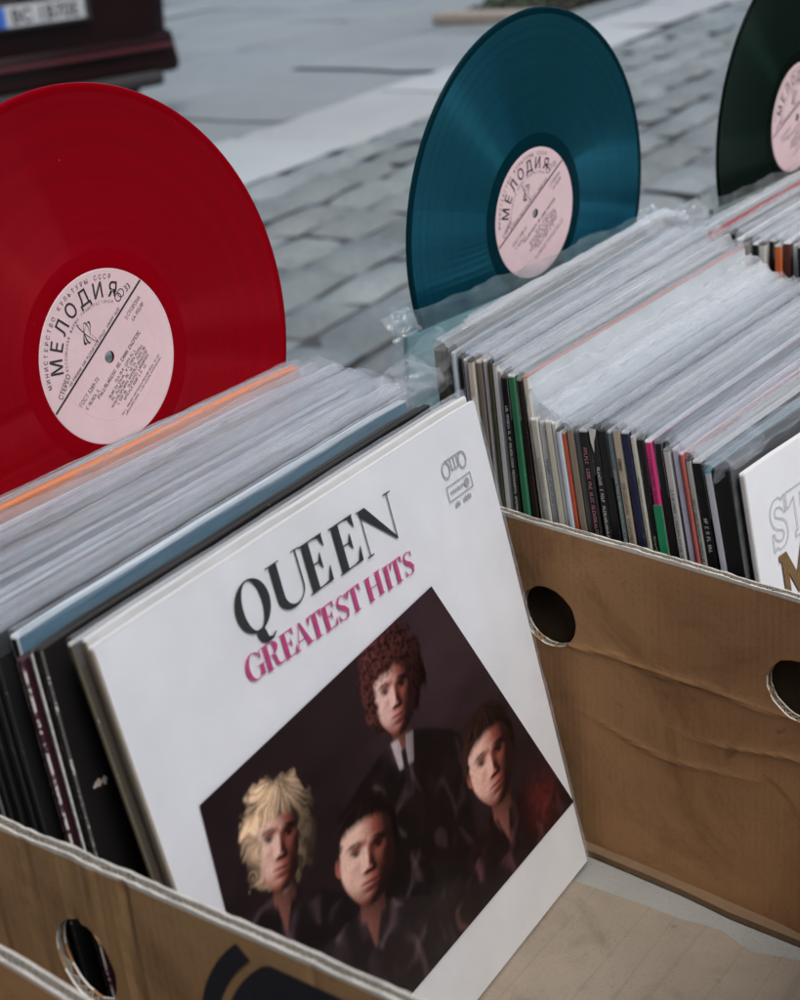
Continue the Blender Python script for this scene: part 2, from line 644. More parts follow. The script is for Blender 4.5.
add_box(bm, -.13, .13, -.012, .04, .795, .825)
bevel_all(bm, .01, 2)
link_bm('tailgate_handle', bm, BLK, car)

# low dark planting beside the kerb, at the very top of the frame
bm = bmesh.new()
rp = random.Random(5)
for k in range(2600):
    px_, py_ = rp.uniform(-1.15, 1.15), rp.uniform(-.42, .42)
    hz = rp.uniform(0, .10) * (1 - (px_ / 1.2) ** 2)
    c = Vector((px_, py_, hz + .01))
    u_ = Vector((rp.uniform(-1, 1), rp.uniform(-1, 1), rp.uniform(-.3, .9))).normalized() * rp.uniform(.03, .07)
    w_ = u_.cross(Vector((rp.uniform(-1, 1), rp.uniform(-1, 1), 1))).normalized() * rp.uniform(.012, .025)
    vs = [bm.verts.new(q) for q in (c, c + u_ * .5 + w_, c + u_, c + u_ * .5 - w_)]
    bm.faces.new(vs)
plant = thing('planting_bed', 'dark mottled strip of low planting beside the pale kerb at the top edge', 'planting bed', (11.45, 6.72, GZ + .012), (0, 0, AZ))
link_bm('foliage', bm, paper((0.035, 0.045, 0.028), .7, .5, .2, 'dark_leaves'), plant)
bm = bmesh.new()
bmesh.ops.create_grid(bm, x_segments=30, y_segments=12, size=1, matrix=Matrix.Diagonal((1.2, .45, 1, 1)))
for v in bm.verts:
    v.co.z = .01 + .05 * (1 - (v.co.x / 1.25) ** 2) * (1 - (v.co.y / .5) ** 2) + .015 * mnoise.noise(v.co * 6)
link_bm('soil', bm, paper((0.03, 0.024, 0.018), .9, .4, .1, 'dark_soil'), plant, smooth=True)
bm = bmesh.new()
add_box(bm, -1.5, -1.22, -.46, .46, -.01, .07)
bevel_all(bm, .012, 2)
link_bm('edging_stone', bm, paper((0.20, 0.175, 0.15), .8, .2, .2, 'brown_stone'), plant)

# ------------------------------------------------------------------ added house front, left of the stall (unseen; blocks low light, shows in gloss)
house = thing('added_house_front', 'plain plastered house front with tall windows added out of view to shade the stall', 'added building', (-2.7, 2.0, GZ))
bm = bmesh.new()
add_box(bm, -.4, 0, -5.5, 5.5, 0, 8.6)
link_bm('wall', bm, paper((0.22, 0.20, 0.18), .8, .15, .2, 'plaster'), house)
bm = bmesh.new()
add_box(bm, 0.003, .18, -5.6, 5.6, 8.4, 8.7)
bevel_all(bm, .03, 2)
link_bm('cornice', bm, paper((0.26, 0.24, 0.22), .8, .15, .2, 'plaster_trim'), house)
for fy in (-4.2, -1.4, 1.4, 4.2):
    for fz in (1.0, 4.3):
        bm = bmesh.new()
        for (a_, b_, c_, d_) in ((-.62, -.5, 0, 2.1), (.5, .62, 0, 2.1), (-.499, .499, 0, .1), (-.499, .499, 2.0, 2.1), (-.03, .03, .101, 1.999)):
            add_box(bm, .003, .06, fy + a_, fy + b_, fz + c_, fz + d_)
        fr_ = link_bm('window', bm, paper((0.4, 0.39, 0.37), .6, .1, .3, 'painted_frame'), house)
        bm = bmesh.new()
        add_box(bm, .004, .02, fy - .499, fy + .499, fz + .101, fz + 1.999)
        link_bm('pane', bm, gl.m, fr_)

# and a darker one on the right, also added unseen, to darken the gloss
house = thing('added_house_front', 'dark grey house front added out of view on the right to darken the record gloss', 'added building', (9.5, -5.6, GZ))
bm = bmesh.new()
add_box(bm, 0, .4, -7.2, 6.6, 0, 10)
link_bm('wall', bm, paper((0.09, 0.085, 0.08), .8, .15, .2, 'dark_plaster'), house)
for fy in (-5.5, -2.5, .5, 3.5):
    for fz in (1.0, 4.3, 7.4):
        bm = bmesh.new()
        for (a_, b_, c_, d_) in ((-.62, -.5, 0, 2.1), (.5, .62, 0, 2.1), (-.499, .499, 0, .1), (-.499, .499, 2.0, 2.1), (-.03, .03, .101, 1.999)):
            add_box(bm, -.06, -.003, fy + a_, fy + b_, fz + c_, fz + d_)
        fr_ = link_bm('window', bm, paper((0.4, 0.39, 0.37), .6, .1, .3, 'painted_frame'), house)
        bm = bmesh.new()
        add_box(bm, -.02, -.004, fy - .499, fy + .499, fz + .101, fz + 1.999)
        link_bm('pane', bm, gl.m, fr_)

# ------------------------------------------------------------------ stall table under the boxes
tab = thing('stall_table', 'plain stall table that carries the cardboard boxes of records', 'table', (0.33, -.05, GZ))
bm = bmesh.new()
add_box(bm, -1.05, 1.15, -.60, .36, .680, .716)
bevel_all(bm, .004, 2)
WOOD = paper((0.16, 0.11, 0.07), .7, .25, .2, 'grey_brown_wood')
link_bm('table_top', bm, WOOD, tab)
for sx in (-.95, 1.05):
    for sy in (-.5, .27):
        bm = bmesh.new()
        add_box(bm, sx - .025, sx + .025, sy - .025, sy + .025, 0.0, .679)
        bevel_all(bm, .004, 1)
        link_bm('leg', bm, WOOD, tab)
TABLE_Z = GZ + .716

# ------------------------------------------------------------------ corrugated boxes
TMP = []
def bool_cut(me, cutters):
    o = bpy.data.objects.new('cut', me)
    COL.objects.link(o)
    cs = []
    for cm in cutters:
        c = bpy.data.objects.new('cutter', cm)
        COL.objects.link(c)
        cs.append(c)
        m = o.modifiers.new('b', 'BOOLEAN')
        m.operation = 'DIFFERENCE'
        m.solver = 'EXACT'
        m.object = c
    dg = bpy.context.evaluated_depsgraph_get()
    dg.update()
    r = bpy.data.meshes.new_from_object(o.evaluated_get(dg))
    for c in cs + [o]:
        bpy.data.objects.remove(c)
    return r

def hole_cutter(y, z, ry, rz, seed):
    bm = bmesh.new()
    r = random.Random(seed)
    n = 40
    rows = [[], []]
    for k in range(n):
        a = 2 * math.pi * k / n
        j = 1 + .035 * mnoise.noise(Vector((math.cos(a) * 2, math.sin(a) * 2, seed))) + r.uniform(-.012, .012)
        for i, xx in enumerate((-.03, .03)):
            rows[i].append(bm.verts.new((xx, y + ry * j * math.cos(a), z + rz * j * math.sin(a))))
    bm.faces.new(rows[0][::-1])
    bm.faces.new(rows[1])
    for k in range(n):
        bm.faces.new((rows[0][k], rows[0][(k + 1) % n], rows[1][(k + 1) % n], rows[1][k]))
    bmesh.ops.recalc_face_normals(bm, faces=bm.faces)
    me = bpy.data.meshes.new('cutter')
    bm.to_mesh(me)
    bm.free()
    return me

def slab_grid(x0, x1, y0, y1, z0, z1, ny, nz):
    """closed thin board in the YZ plane with a gridded face on each side"""
    bm = bmesh.new()
    g = []
    for xx in (x0, x1):
        zz_ = [z0 + (z1 - .0022 - z0) * j / (nz - 1) for j in range(nz)] + [z1]
        g.append([[bm.verts.new((xx, y0 + (y1 - y0) * i / ny, zz_[j])) for i in range(ny + 1)] for j in range(nz + 1)])
    for s in (0, 1):
        for j in range(nz):
            for i in range(ny):
                q = (g[s][j][i], g[s][j][i + 1], g[s][j + 1][i + 1], g[s][j + 1][i])
                bm.faces.new(q if s else q[::-1])
    for j in range(nz):
        for i, fl in ((0, 0), (ny, 1)):
            q = (g[0][j][i], g[1][j][i], g[1][j + 1][i], g[0][j + 1][i])
            bm.faces.new(q if fl == 0 else q[::-1])
    for i in range(ny):
        for j, fl in ((0, 1), (nz, 0)):
            q = (g[0][j][i], g[1][j][i], g[1][j][i + 1], g[0][j][i + 1])
            bm.faces.new(q if fl == 0 else q[::-1])
    bmesh.ops.recalc_face_normals(bm, faces=bm.faces)
    return bm

def board(name, y0, y1, z1, parent, loc, rotz, mats, holes=(), warp=None, th=.0056, pitch=.0037, seed=1, z0=0.0):
    """corrugated wall: two liners with a fluted sheet between, local x = outward thickness 0..th"""
    ny, nz = max(4, int((y1 - y0) / .0040)), max(4, int((z1 - z0) / (.0024 if holes else .006)))
    lin = .00115
    pieces = []
    cut = [hole_cutter(*h) for h in holes]
    for (a, b_, mi) in ((0, lin, 0), (th - lin, th, 1)):
        b2 = slab_grid(a, b_, y0, y1, z0, z1, ny, nz)
        me = bpy.data.meshes.new('liner')
        b2.to_mesh(me)
        b2.free()
        pieces.append((bool_cut(me, cut) if cut else me, mi))
    # flute
    b2 = bmesh.new()
    n = int((y1 - y0) / pitch) * 6
    NZ = 12
    rows = []
    for k in range(n + 1):
        yy = y0 + .0008 + (y1 - y0 - .0016) * k / n
        c = th / 2 + (th / 2 - lin - .00045) * math.sin(2 * math.pi * (yy - y0) / pitch)
        rows.append([[b2.verts.new((c + dx, yy, z0 + .001 + (z1 - .0004 - z0 - .001) * j / NZ)) for j in range(NZ + 1)] for dx in (-.00034, .00034)])
    for k in range(n):
        a, b_ = rows[k], rows[k + 1]
        for j in range(NZ):
            b2.faces.new((a[0][j], b_[0][j], b_[0][j + 1], a[0][j + 1]))
            b2.faces.new((a[1][j], a[1][j + 1], b_[1][j + 1], b_[1][j]))
        b2.faces.new((a[0][NZ], b_[0][NZ], b_[1][NZ], a[1][NZ]))
        b2.faces.new((a[0][0], a[1][0], b_[1][0], b_[0][0]))
    for q in (rows[0], rows[-1]):
        for j in range(NZ):
            b2.faces.new((q[0][j], q[0][j + 1], q[1][j + 1], q[1][j]))
    bmesh.ops.recalc_face_normals(b2, faces=b2.faces)
    me = bpy.data.meshes.new('flute')
    b2.to_mesh(me)
    b2.free()
    pieces.append((bool_cut(me, cut) if cut else me, 2))
    bm = bmesh.new()
    for me, mi in pieces:
        k0 = len(bm.faces)
        bm.from_mesh(me)
        bm.faces.ensure_lookup_table()
        for f in bm.faces[k0:]:
            f.material_index = mi
            if mi < 2 and (abs(f.normal.x) < .5 or f.calc_center_median().z > z1 - .0015 - .0022 * max(0, mnoise.noise(Vector((f.calc_center_median().y * 60, mi * 5, seed))))):
                c_ = f.calc_center_median()
                f.material_index = 3 if c_.z > z1 - .008 or mnoise.noise(Vector((c_.y * 90, c_.z * 90, seed))) > -.05 else mi
        bpy.data.meshes.remove(me)
    for c in cut:
        bpy.data.meshes.remove(c)
    for v in bm.verts:
        p = v.co.copy()
        # frayed upper edge
        if p.z > z1 - .002:
            v.co.z += .0007 * mnoise.noise(Vector((p.y * 300, p.x * 400, seed))) + .0010 * mnoise.noise(Vector((p.y * 40, 0, seed)))
        if warp:
            d = warp(p)
            v.co += Vector(d)
    o = link_bm(name, bm, mats, parent, loc, (0, 0, rotz))
    return o

def bumpf(a, w):
    return math.exp(-(a / w) ** 2)

def edge_line(z):
    return z

MATS_OUT = [CARD_IN, CARD, FLUTE_M, CARD_EDGE]
MATS_IN = [CARD_IN, CARD, FLUTE_M, CARD_EDGE]

box_a = thing('cardboard_box', 'open brown cardboard box in front with handle holes and a navy print', 'cardboard box', (0.15, 0, 0))
# right hand wall: local x=0 is the inner face
def warp_r(p):
    z = p.z
    x = 0.0
    yc = p.y
    # horizontal creases
    l1 = .151 + .012 * mnoise.noise(Vector((yc * 18, 0, 4))) - .03 * max(0, .03 - yc) * .3
    l2 = .095 + .010 * mnoise.noise(Vector((yc * 14, 3, 9)))
    l3 = .118 + .014 * mnoise.noise(Vector((yc * 11, 8, 2)))
    if p.x < .0015:
        k1 = .30 + .70 * bumpf(yc + .02, .075)
        x -= .0012 * math.exp(-abs(z - l1) / .0024) * k1
        x -= .0008 * math.exp(-abs(z - l2) / .0022) * bumpf(yc + .035, .05)
        x -= .0008 * math.exp(-abs(z - l3) / .0022) * bumpf(yc + .10, .05)
    x += .0010 * mnoise.noise(Vector((yc * 9, z * 9, 1))) + .0003 * mnoise.noise(Vector((yc * 40, z * 40, 4)))
    x += .004 * math.sin((yc + .2) * 7) * (z / .22)
    x += (.005 + .008 * min(1, max(0, (.03 - yc) * 7))) * (1 - z / .225)
    dz = -.0018 * math.sin((yc + .02) * 14) * (z / .225)
    return (x, 0, dz)
board('side_wall', -.250, .275, .2265, box_a, (.323 - .15, 0, 0), R(7.0) * -1 * -1 * 0 + R(-7.0), MATS_IN,
      [(.053, .1625, .0215, .0205, 3), (-.1205, .169, .0215, .0195, 8)], warp_r, seed=2)
def warp_l(p):
    x = 0.0
    for (yc, d, w, z0, z1) in ((.032, .0016, .0025, .11, .23), (.065, .0011, .0018, .15, .23), (.052, -.0008, .002, .14, .23), (.092, .0007, .002, .12, .23), (.12, .0009, .003, .05, .23), (-.07, .0006, .002, .1, .23)):
        k = min(1, max(0, (p.z - z0) / .02)) * min(1, max(0, (z1 - p.z) / .01))
        x += d * bumpf(p.y - yc - .002 * mnoise.noise(Vector((p.z * 20, yc, 0))), w) * k
    x += .002 * mnoise.noise(Vector((p.y * 10, p.z * 10, 5)))
    return (x, 0, -.0012 * math.sin((p.y + .02) * 11) * (p.z / .225))
wl = board('side_wall', -.250, .275, .2255, box_a, (-.0304 - .0055 - .15, 0, 0), R(2.05), [CARD, CARD_IN, FLUTE_M, CARD_EDGE],
           [(.0640, .166, .0180, .0235, 5)], warp_l, seed=6)
# printed emblem on the outer face of the left wall: ring stroke and a filled disc cut flat at the top
NAVY = ink((0.008, 0.011, 0.019), .7, 'navy_box_print')
cy_, cz_ = -.100, .150
arc = [(cy_ + .0925 * math.cos(R(t_)), cz_ + .0925 * math.sin(R(t_))) for t_ in np.linspace(-40, 45.5, 30)]
disc_ = [(cy_ + .084 * math.cos(R(t_)), min(.2150, cz_ + .084 * math.sin(R(t_)))) for t_ in np.linspace(52, -232, 80)]
outer = path_ribbon(arc, .0044)
me = fill2d([outer, disc_])
me.transform(Matrix(((0, 0, 1, 0), (1, 0, 0, 0), (0, 1, 0, 0), (0, 0, 0, 1))))
bm = bmesh.new()
bm.from_mesh(me)
bmesh.ops.subdivide_edges(bm, edges=[e for e in bm.edges if e.calc_length() > .012], cuts=6, use_grid_fill=True)
bmesh.ops.triangulate(bm, faces=bm.faces)
for v in bm.verts:
    v.co.x = warp_l(v.co)[0] - .0006
link_bm('printed_emblem', bm, NAVY, wl)
# end walls
for (y_, x0, x1) in ((.262, -.042, .349), (-.2475, -.026, .2885)):
    o = board('end_wall', x0 + .004, x1 - .004, .222, box_a, (-.15, y_, 0), 0, MATS_OUT, seed=9)
    o.matrix_basis = Matrix.Translation((-.15, y_ + (.005 if y_ > 0 else 0), 0)) @ Matrix.Rotation(R(-90), 4, 'Z') @ Matrix.Scale(1, 4)
    o.matrix_basis = Matrix.Translation((-.15, y_, 0)) @ Matrix(((0, 1, 0, 0), (1, 0, 0, 0), (0, 0, 1, 0), (0, 0, 0, 1)))

# floor of the box: base, grey board, tan flap, brown inner fold
def slab_poly(name, pts, z0, th, mat, parent, seed=0, sub=8, amp=.0007):
    me = fill2d([pts])
    bm = bmesh.new()
    bm.from_mesh(me)
    bpy.data.meshes.remove(me)
    bmesh.ops.dissolve_limit(bm, angle_limit=.01, verts=bm.verts, edges=bm.edges)
    bmesh.ops.triangulate(bm, faces=bm.faces)
    for _ in range(4):
        es = [e for e in bm.edges if e.calc_length() > .03]
        if es:
            bmesh.ops.subdivide_edges(bm, edges=es, cuts=1)
            bmesh.ops.triangulate(bm, faces=bm.faces)
    for f in bm.faces:
        if f.normal.z < 0:
            f.normal_flip()
    for v in bm.verts:
        v.co.z = z0 + th + amp * mnoise.noise(Vector((v.co.x * 25, v.co.y * 25, seed)))
    r = bmesh.ops.extrude_face_region(bm, geom=list(bm.faces))
    for v in [g for g in r['geom'] if isinstance(g, bmesh.types.BMVert)]:
        v.co.z -= th
    bmesh.ops.recalc_face_normals(bm, faces=bm.faces)
    return link_bm(name, bm, mat, parent, (-.15, 0, 0))
slab_poly('box_base', [(-.026, -.243), (.292, -.243), (.350, .258), (-.040, .258)], -.030, .004, CARD, box_a)
slab_poly('grey_board', [(-.018, -.240), (.299, -.240), (.316, -.128), (.328, -.06), (.328, .03), (.298, .255), (-.028, .255)], -.024, .0195, CARD_GREY, box_a)
fl = [(-.014, -.236), (.288, -.236), (.2950, -.19), (.2996, -.1319), (.2970, -.120), (.2930, -.1072), (.2945, -.098), (.2994, -.0834), (.2985, -.070), (.2960, -.0576), (.2965, -.043), (.2950, -.0101), (.2935, .0163), (.2895, .030), (-.018, .030)]
slab_poly('floor_flap', fl, -.0035, .0035, CARD_TAN, box_a, 3, amp=.0009)
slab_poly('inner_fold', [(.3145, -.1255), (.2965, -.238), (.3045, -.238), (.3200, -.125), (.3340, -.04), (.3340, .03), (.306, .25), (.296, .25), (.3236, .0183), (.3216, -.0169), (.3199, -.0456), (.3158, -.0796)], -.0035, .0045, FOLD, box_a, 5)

# ------------------------------------------------------------------ records
def vinyl(name, col, trans, wet=.3):
    t = NT(name)
    tc = t.n('TexCoord')
    sx = t.n('SeparateXYZ')
    t.l(tc.outputs['Object'], sx.inputs[0])
    rr = t.math('SQRT', t.math('ADD', t.math('POWER', sx.outputs[0], 2.0), t.math('POWER', sx.outputs[1], 2.0)))
    nz = t.n('TexNoise', noise_dimensions='1D')
    nz.inputs['Scale'].default_value = 900
    nz.inputs['Detail'].default_value = 3
    t.l(rr, nz.inputs['W'])
    band = t.n('TexNoise', noise_dimensions='1D')
    band.inputs['Scale'].default_value = 120
    t.l(rr, band.inputs['W'])
    groove = t.math('MULTIPLY', t.math('GREATER_THAN', rr, .0605), t.math('LESS_THAN', rr, .1455))
    ro = t.math('ADD', t.math('MULTIPLY', nz.outputs[0], .05), .26)
    dirt = t.noise(30, 5, .65, tc.outputs['Object'])
    ro = t.math('ADD', ro, t.math('MULTIPLY', dirt.outputs[0], .14))
    t.l(t.math('ADD', t.math('MULTIPLY', groove, ro), t.math('MULTIPLY', t.math('SUBTRACT', 1.0, groove), .22)), t.b.inputs['Roughness'])
    tg = t.n('Tangent', direction_type='RADIAL', axis='Z')
    b1 = t.ramp(band.outputs[0], [(.35, tuple(c * .95 for c in col)), (.65, tuple(c * 1.04 for c in col))])
    du = t.noise(700, 1, .4, tc.outputs['Object'])
    dm = t.ramp(du.outputs[0], [(.83, (0, 0, 0)), (.85, (1, 1, 1))])
    t.l(t.mix(t.math('MULTIPLY', dm.outputs[0], .35), b1.outputs[0], (.5, .47, .45)), t.b.inputs['Base Color'])
    t.set(Specular_IOR_Level=.04, Roughness=.3)
    # pressed grooves: the gloss spreads across the grooves, not along them
    gl2 = t.n('BsdfAnisotropic')
    gl2.inputs['Anisotropy'].default_value = .84
    gl2.inputs['Rotation'].default_value = 0.0
    gl2.inputs['Color'].default_value = (*[.10 + .90 * c / max(col) for c in col], 1)
    t.l(t.math('ADD', t.math('MULTIPLY', dirt.outputs[0], .05), .13), gl2.inputs['Roughness'])
    t.l(tg.outputs[0], gl2.inputs['Tangent'])
    lw = t.n('Fresnel')
    lw.inputs['IOR'].default_value = 1.5
    trk = t.n('TexNoise', noise_dimensions='1D')
    trk.inputs['Scale'].default_value = 260
    trk.inputs['Detail'].default_value = 4
    t.l(rr, trk.inputs['W'])
    gap = t.math('GREATER_THAN', t.math('ABSOLUTE', t.math('SUBTRACT', t.math('FRACT', t.math('MULTIPLY', rr, 62.0)), .5)), .035)
    lines = t.math('MULTIPLY', t.math('ADD', t.math('MULTIPLY', trk.outputs[0], .6), .7), t.math('ADD', t.math('MULTIPLY', gap, .12), .88))
    fac = t.math('MULTIPLY', t.math('MULTIPLY', t.math('MULTIPLY', lw.outputs[0], wet), groove), lines)
    tl = t.n('BsdfTranslucent')
    tl.inputs['Color'].default_value = (*[min(1, c * 1.6) for c in col], 1)
    mx = t.n('MixShader')
    mx.inputs[0].default_value = trans
    t.l(t.b.outputs[0], mx.inputs[1])
    t.l(tl.outputs[0], mx.inputs[2])
    mx2 = t.n('MixShader')
    t.l(fac, mx2.inputs[0])
    t.l(mx.outputs[0], mx2.inputs[1])
    t.l(gl2.outputs[0], mx2.inputs[2])
    t.l(mx2.outputs[0], t.out.inputs[0])
    return t.m

LABEL_PINK = paper((0.66, 0.49, 0.50), .55, .05, .3, 'pink_label_paper')
INK_BLACK = ink((0.018, 0.016, 0.017), .55)
INK_SOFT = ink((0.13, 0.10, 0.105), .6, 'faint_ink')

def lathe(pr, n, bm=None):
    bm = bm or bmesh.new()
    rows = []
    for k in range(n):
        a = 2 * math.pi * k / n
        rows.append([bm.verts.new((r0 * math.cos(a), r0 * math.sin(a), z)) for r0, z in pr])
    m = len(pr)
    for k in range(n):
        for q in range(m - 1):
            bm.faces.new((rows[k][q], rows[k][q + 1], rows[(k + 1) % n][q + 1], rows[(k + 1) % n][q])).smooth = True
    return bm

def arc_text(bm, body, r, a0, a1, size, sx=1.0, bold=0.0):
    """letters spread clockwise from angle a0 to a1 (degrees), baseline on radius r"""
    n = len(body)
    for i, ch in enumerate(body):
        if ch == ' ':
            continue
        a = R(a0 + (a1 - a0) * i / (n - 1))
        me = text2d(ch, size, sx, bold=bold)
        join_flat(bm, me, T2(r * math.cos(a), r * math.sin(a), a - math.pi / 2))

def make_record(name, label, centre, tilt, yaw, col, trans, rot_label, wet=.3):
    r0 = .1505
    v_ = Vector((-math.sin(yaw) * math.sin(tilt), math.cos(yaw) * math.sin(tilt), math.cos(tilt)))
    base = Vector(centre) - v_ * r0
    root = thing(name, label, 'vinyl record', base, (-tilt, 0, yaw))
    # raised rim, grooves, dead wax, recessed label, spindle hole
    f_ = [(.0036, .0008), (.048, .0008), (.0515, .0010), (.054, .0007), (.060, .0007), (.0606, .00055), (.144, .00055), (.1462, .0010), (.1485, .00125), (.1500, .0010), (.1505, 0)]
    pr = f_ + [(a, -z) for a, z in reversed(f_[:-1])]
    bm = lathe(pr + [pr[0]], 224)
    disc = link_bm('disc', bm, vinyl(name.replace('record', 'vinyl'), col, trans, wet), root, (0, 0, r0), (R(90), 0, 0))
    for s in (1,):
        bm = lathe([(.0036, .0009), (.0036, .0011), (.0495, .0011), (.0499, .0009)], 128)
        lab = link_bm('paper_label', bm, LABEL_PINK, disc)
        lab.data.polygons.foreach_set('use_smooth', [False] * len(lab.data.polygons))
    # pressed ring in the label
    bm = lathe([(.0352, .00112), (.0355, .00125), (.0358, .00112)], 96)
    link_bm('pressed_ring', bm, LABEL_PINK, lab)
    bm = bmesh.new()
    # rule across the label
    hx = math.sqrt(.0494 ** 2 - .0103 ** 2)
    vs = [bm.verts.new(c) for c in ((-hx, .0097, 0), (hx, .0097, 0), (hx, .0109, 0), (-hx, .0109, 0))]
    bm.faces.new(vs)
    arc_text(bm, 'МЕЛОДИЯ', .0340, 137, 36, .0120, .92, .00010)
    me = text2d('СТЕРЕО', .0046, .82)
    join_flat(bm, me, T2(-.0325, .0136, R(16)))
    me = text2d('33', .0052, .9)
    join_flat(bm, me, T2(.0385, .0135, R(-10)))
    for cx_ in (.0300, .0332):
        ri = [(cx_ + .0020 * math.cos(a), .0168 + .0020 * math.sin(a)) for a in np.linspace(0, 2 * math.pi, 20)[:-1]]
        ro = [(cx_ + .0025 * math.cos(a), .0168 + .0025 * math.sin(a)) for a in np.linspace(0, 2 * math.pi, 20)[:-1]]
        join_flat(bm, fill2d([ri, ro]))
    # swirl mark: a long vertical loop crossed by a flat one
    for (ax, ay, an) in ((.0013, .0088, R(8)), (.0022, .0062, R(-32)), (.0068, .0022, R(28))):
        pts = [(math.cos(an) * ax * math.cos(a) - math.sin(an) * ay * math.sin(a), .0215 + math.sin(an) * ax * math.cos(a) + math.cos(an) * ay * math.sin(a)) for a in np.linspace(0, 2 * math.pi, 34)[:-1]]
        pin = [(x * .80 + .0002, (y - .0215) * .93 + .0215) for x, y in pts]
        join_flat(bm, fill2d([pts, pin]))
    arc_text(bm, 'МИНИСТЕРСТВО КУЛЬТУРЫ СССР', .0442, 150, 40, .0036, .9)
    bold = link_bm('lettering', bm, INK_BLACK, lab, (0, 0, .0013), (0, 0, rot_label))
    bm = bmesh.new()
    arc_text(bm, 'ВСЕСОЮЗНАЯ ФИРМА ГРАМПЛАСТИНОК', .0306, 142, 36, .0024, .85)
    scribble(bm, .056, .0016, 4, .35, T2(-.030, .0117))
    me = text2d('ГОСТ 5289-73', .0038, .85)
    join_flat(bm, me, T2(-.0245, -.0020))
    scribble(bm, .014, .0020, 8, .3, T2(-.033, -.0062))
    me = text2d('2 СТОРОНА', .0034, .85)
    join_flat(bm, me, T2(.0325, .0035))
    scribble(bm, .013, .0021, 12, .3, T2(.027, -.0008))
    scribble(bm, .053, .0023, 21, .3, T2(-.0245, -.0092))
    for k, (a, b_) in enumerate(((-.008, .016), (-.020, .022), (-.019, .023), (-.021, .021), (-.017, .020), (-.012, .014))):
        scribble(bm, b_ - a, .0017, 30 + k, .3, T2(a, -.0130 - k * .0024))
    for k, (a, b_) in enumerate(((-.020, .026), (-.018, .024))):
        scribble(bm, b_ - a, .0012, 50 + k, .3, T2(a, -.0292 - k * .0021))
    link_bm('small_print', bm, INK_SOFT, lab, (0, 0, .0013), (0, 0, rot_label))
    return root

# ------------------------------------------------------------------ sleeves
def cover_mesh(W, H, t, edge_i=1, notch=None, seed=0):
    """card cover, spine at local x=0, front at -y"""
    bm = bmesh.new()
    nx, nz = 10, 10
    # rounded section in XY extruded through z; the corners of the card are a little blunted
    e = min(.0009, t * .3)
    sec = [(0, -t / 2 + e), (e * .3, -t / 2 + e * .3), (e, -t / 2)] + [(W * k / nx, -t / 2) for k in range(1, nx)] + [(W - .0004, -t / 2), (W, -t * .3), (W, t * .3), (W - .0004, t / 2)] + \
          [(W * k / nx, t / 2) for k in range(nx - 1, 0, -1)] + [(e, t / 2), (e * .3, t / 2 - e * .3), (0, t / 2 - e)]
    zs = [0, .001] + [H * k / nz for k in range(1, nz)] + [H - .0012, H - .0003, H]
    rows = []
    for z in zs:
        ins = 0.0
        if z >= H:
            ins = .0009
        elif z >= H - .0004:
            ins = .0003
        row = []
        for (x, y) in sec:
            cx_ = max(ins, min(W - ins, x))
            cr = .0022
            zz = z
            # blunt corners
            d0 = max(0, cr - x) if x < cr else max(0, cr - (W - x))
            if z > H - .0015 and d0 > 0:
                zz = z - d0 * .55
            yy = y * (1 - (ins / (t / 2)) * .8)
            bow = .0011 * math.sin(math.pi * x / W) * math.sin(math.pi * z / H) * (1 if seed % 2 else -1) * .6
            row.append(bm.verts.new((cx_, yy + bow, zz + .0006 * mnoise.noise(Vector((x * 60, seed, 0))) * (1 if z > H - .002 else 0))))
        rows.append(row)
    n = len(sec)
    for j in range(len(zs) - 1):
        for i in range(n):
            f = bm.faces.new((rows[j][i], rows[j][(i + 1) % n], rows[j + 1][(i + 1) % n], rows[j + 1][i]))
            spine_edge = i in (0, 1, n - 2, n - 3)
            top = j >= len(zs) - 3
            f.material_index = 0
            if spine_edge:
                f.material_index = edge_i
            if i == n - 1:
                f.material_index = 2          # spine
            if top:
                f.material_index = 3
    bm.faces.new(rows[0][::-1])
    f = bm.faces.new(rows[-1])
    f.material_index = 3
    bmesh.ops.recalc_face_normals(bm, faces=bm.faces)
    return bm

def smooth_noise(x, seed):
    return mnoise.noise(Vector((x, seed * 3.17, seed * .71)))

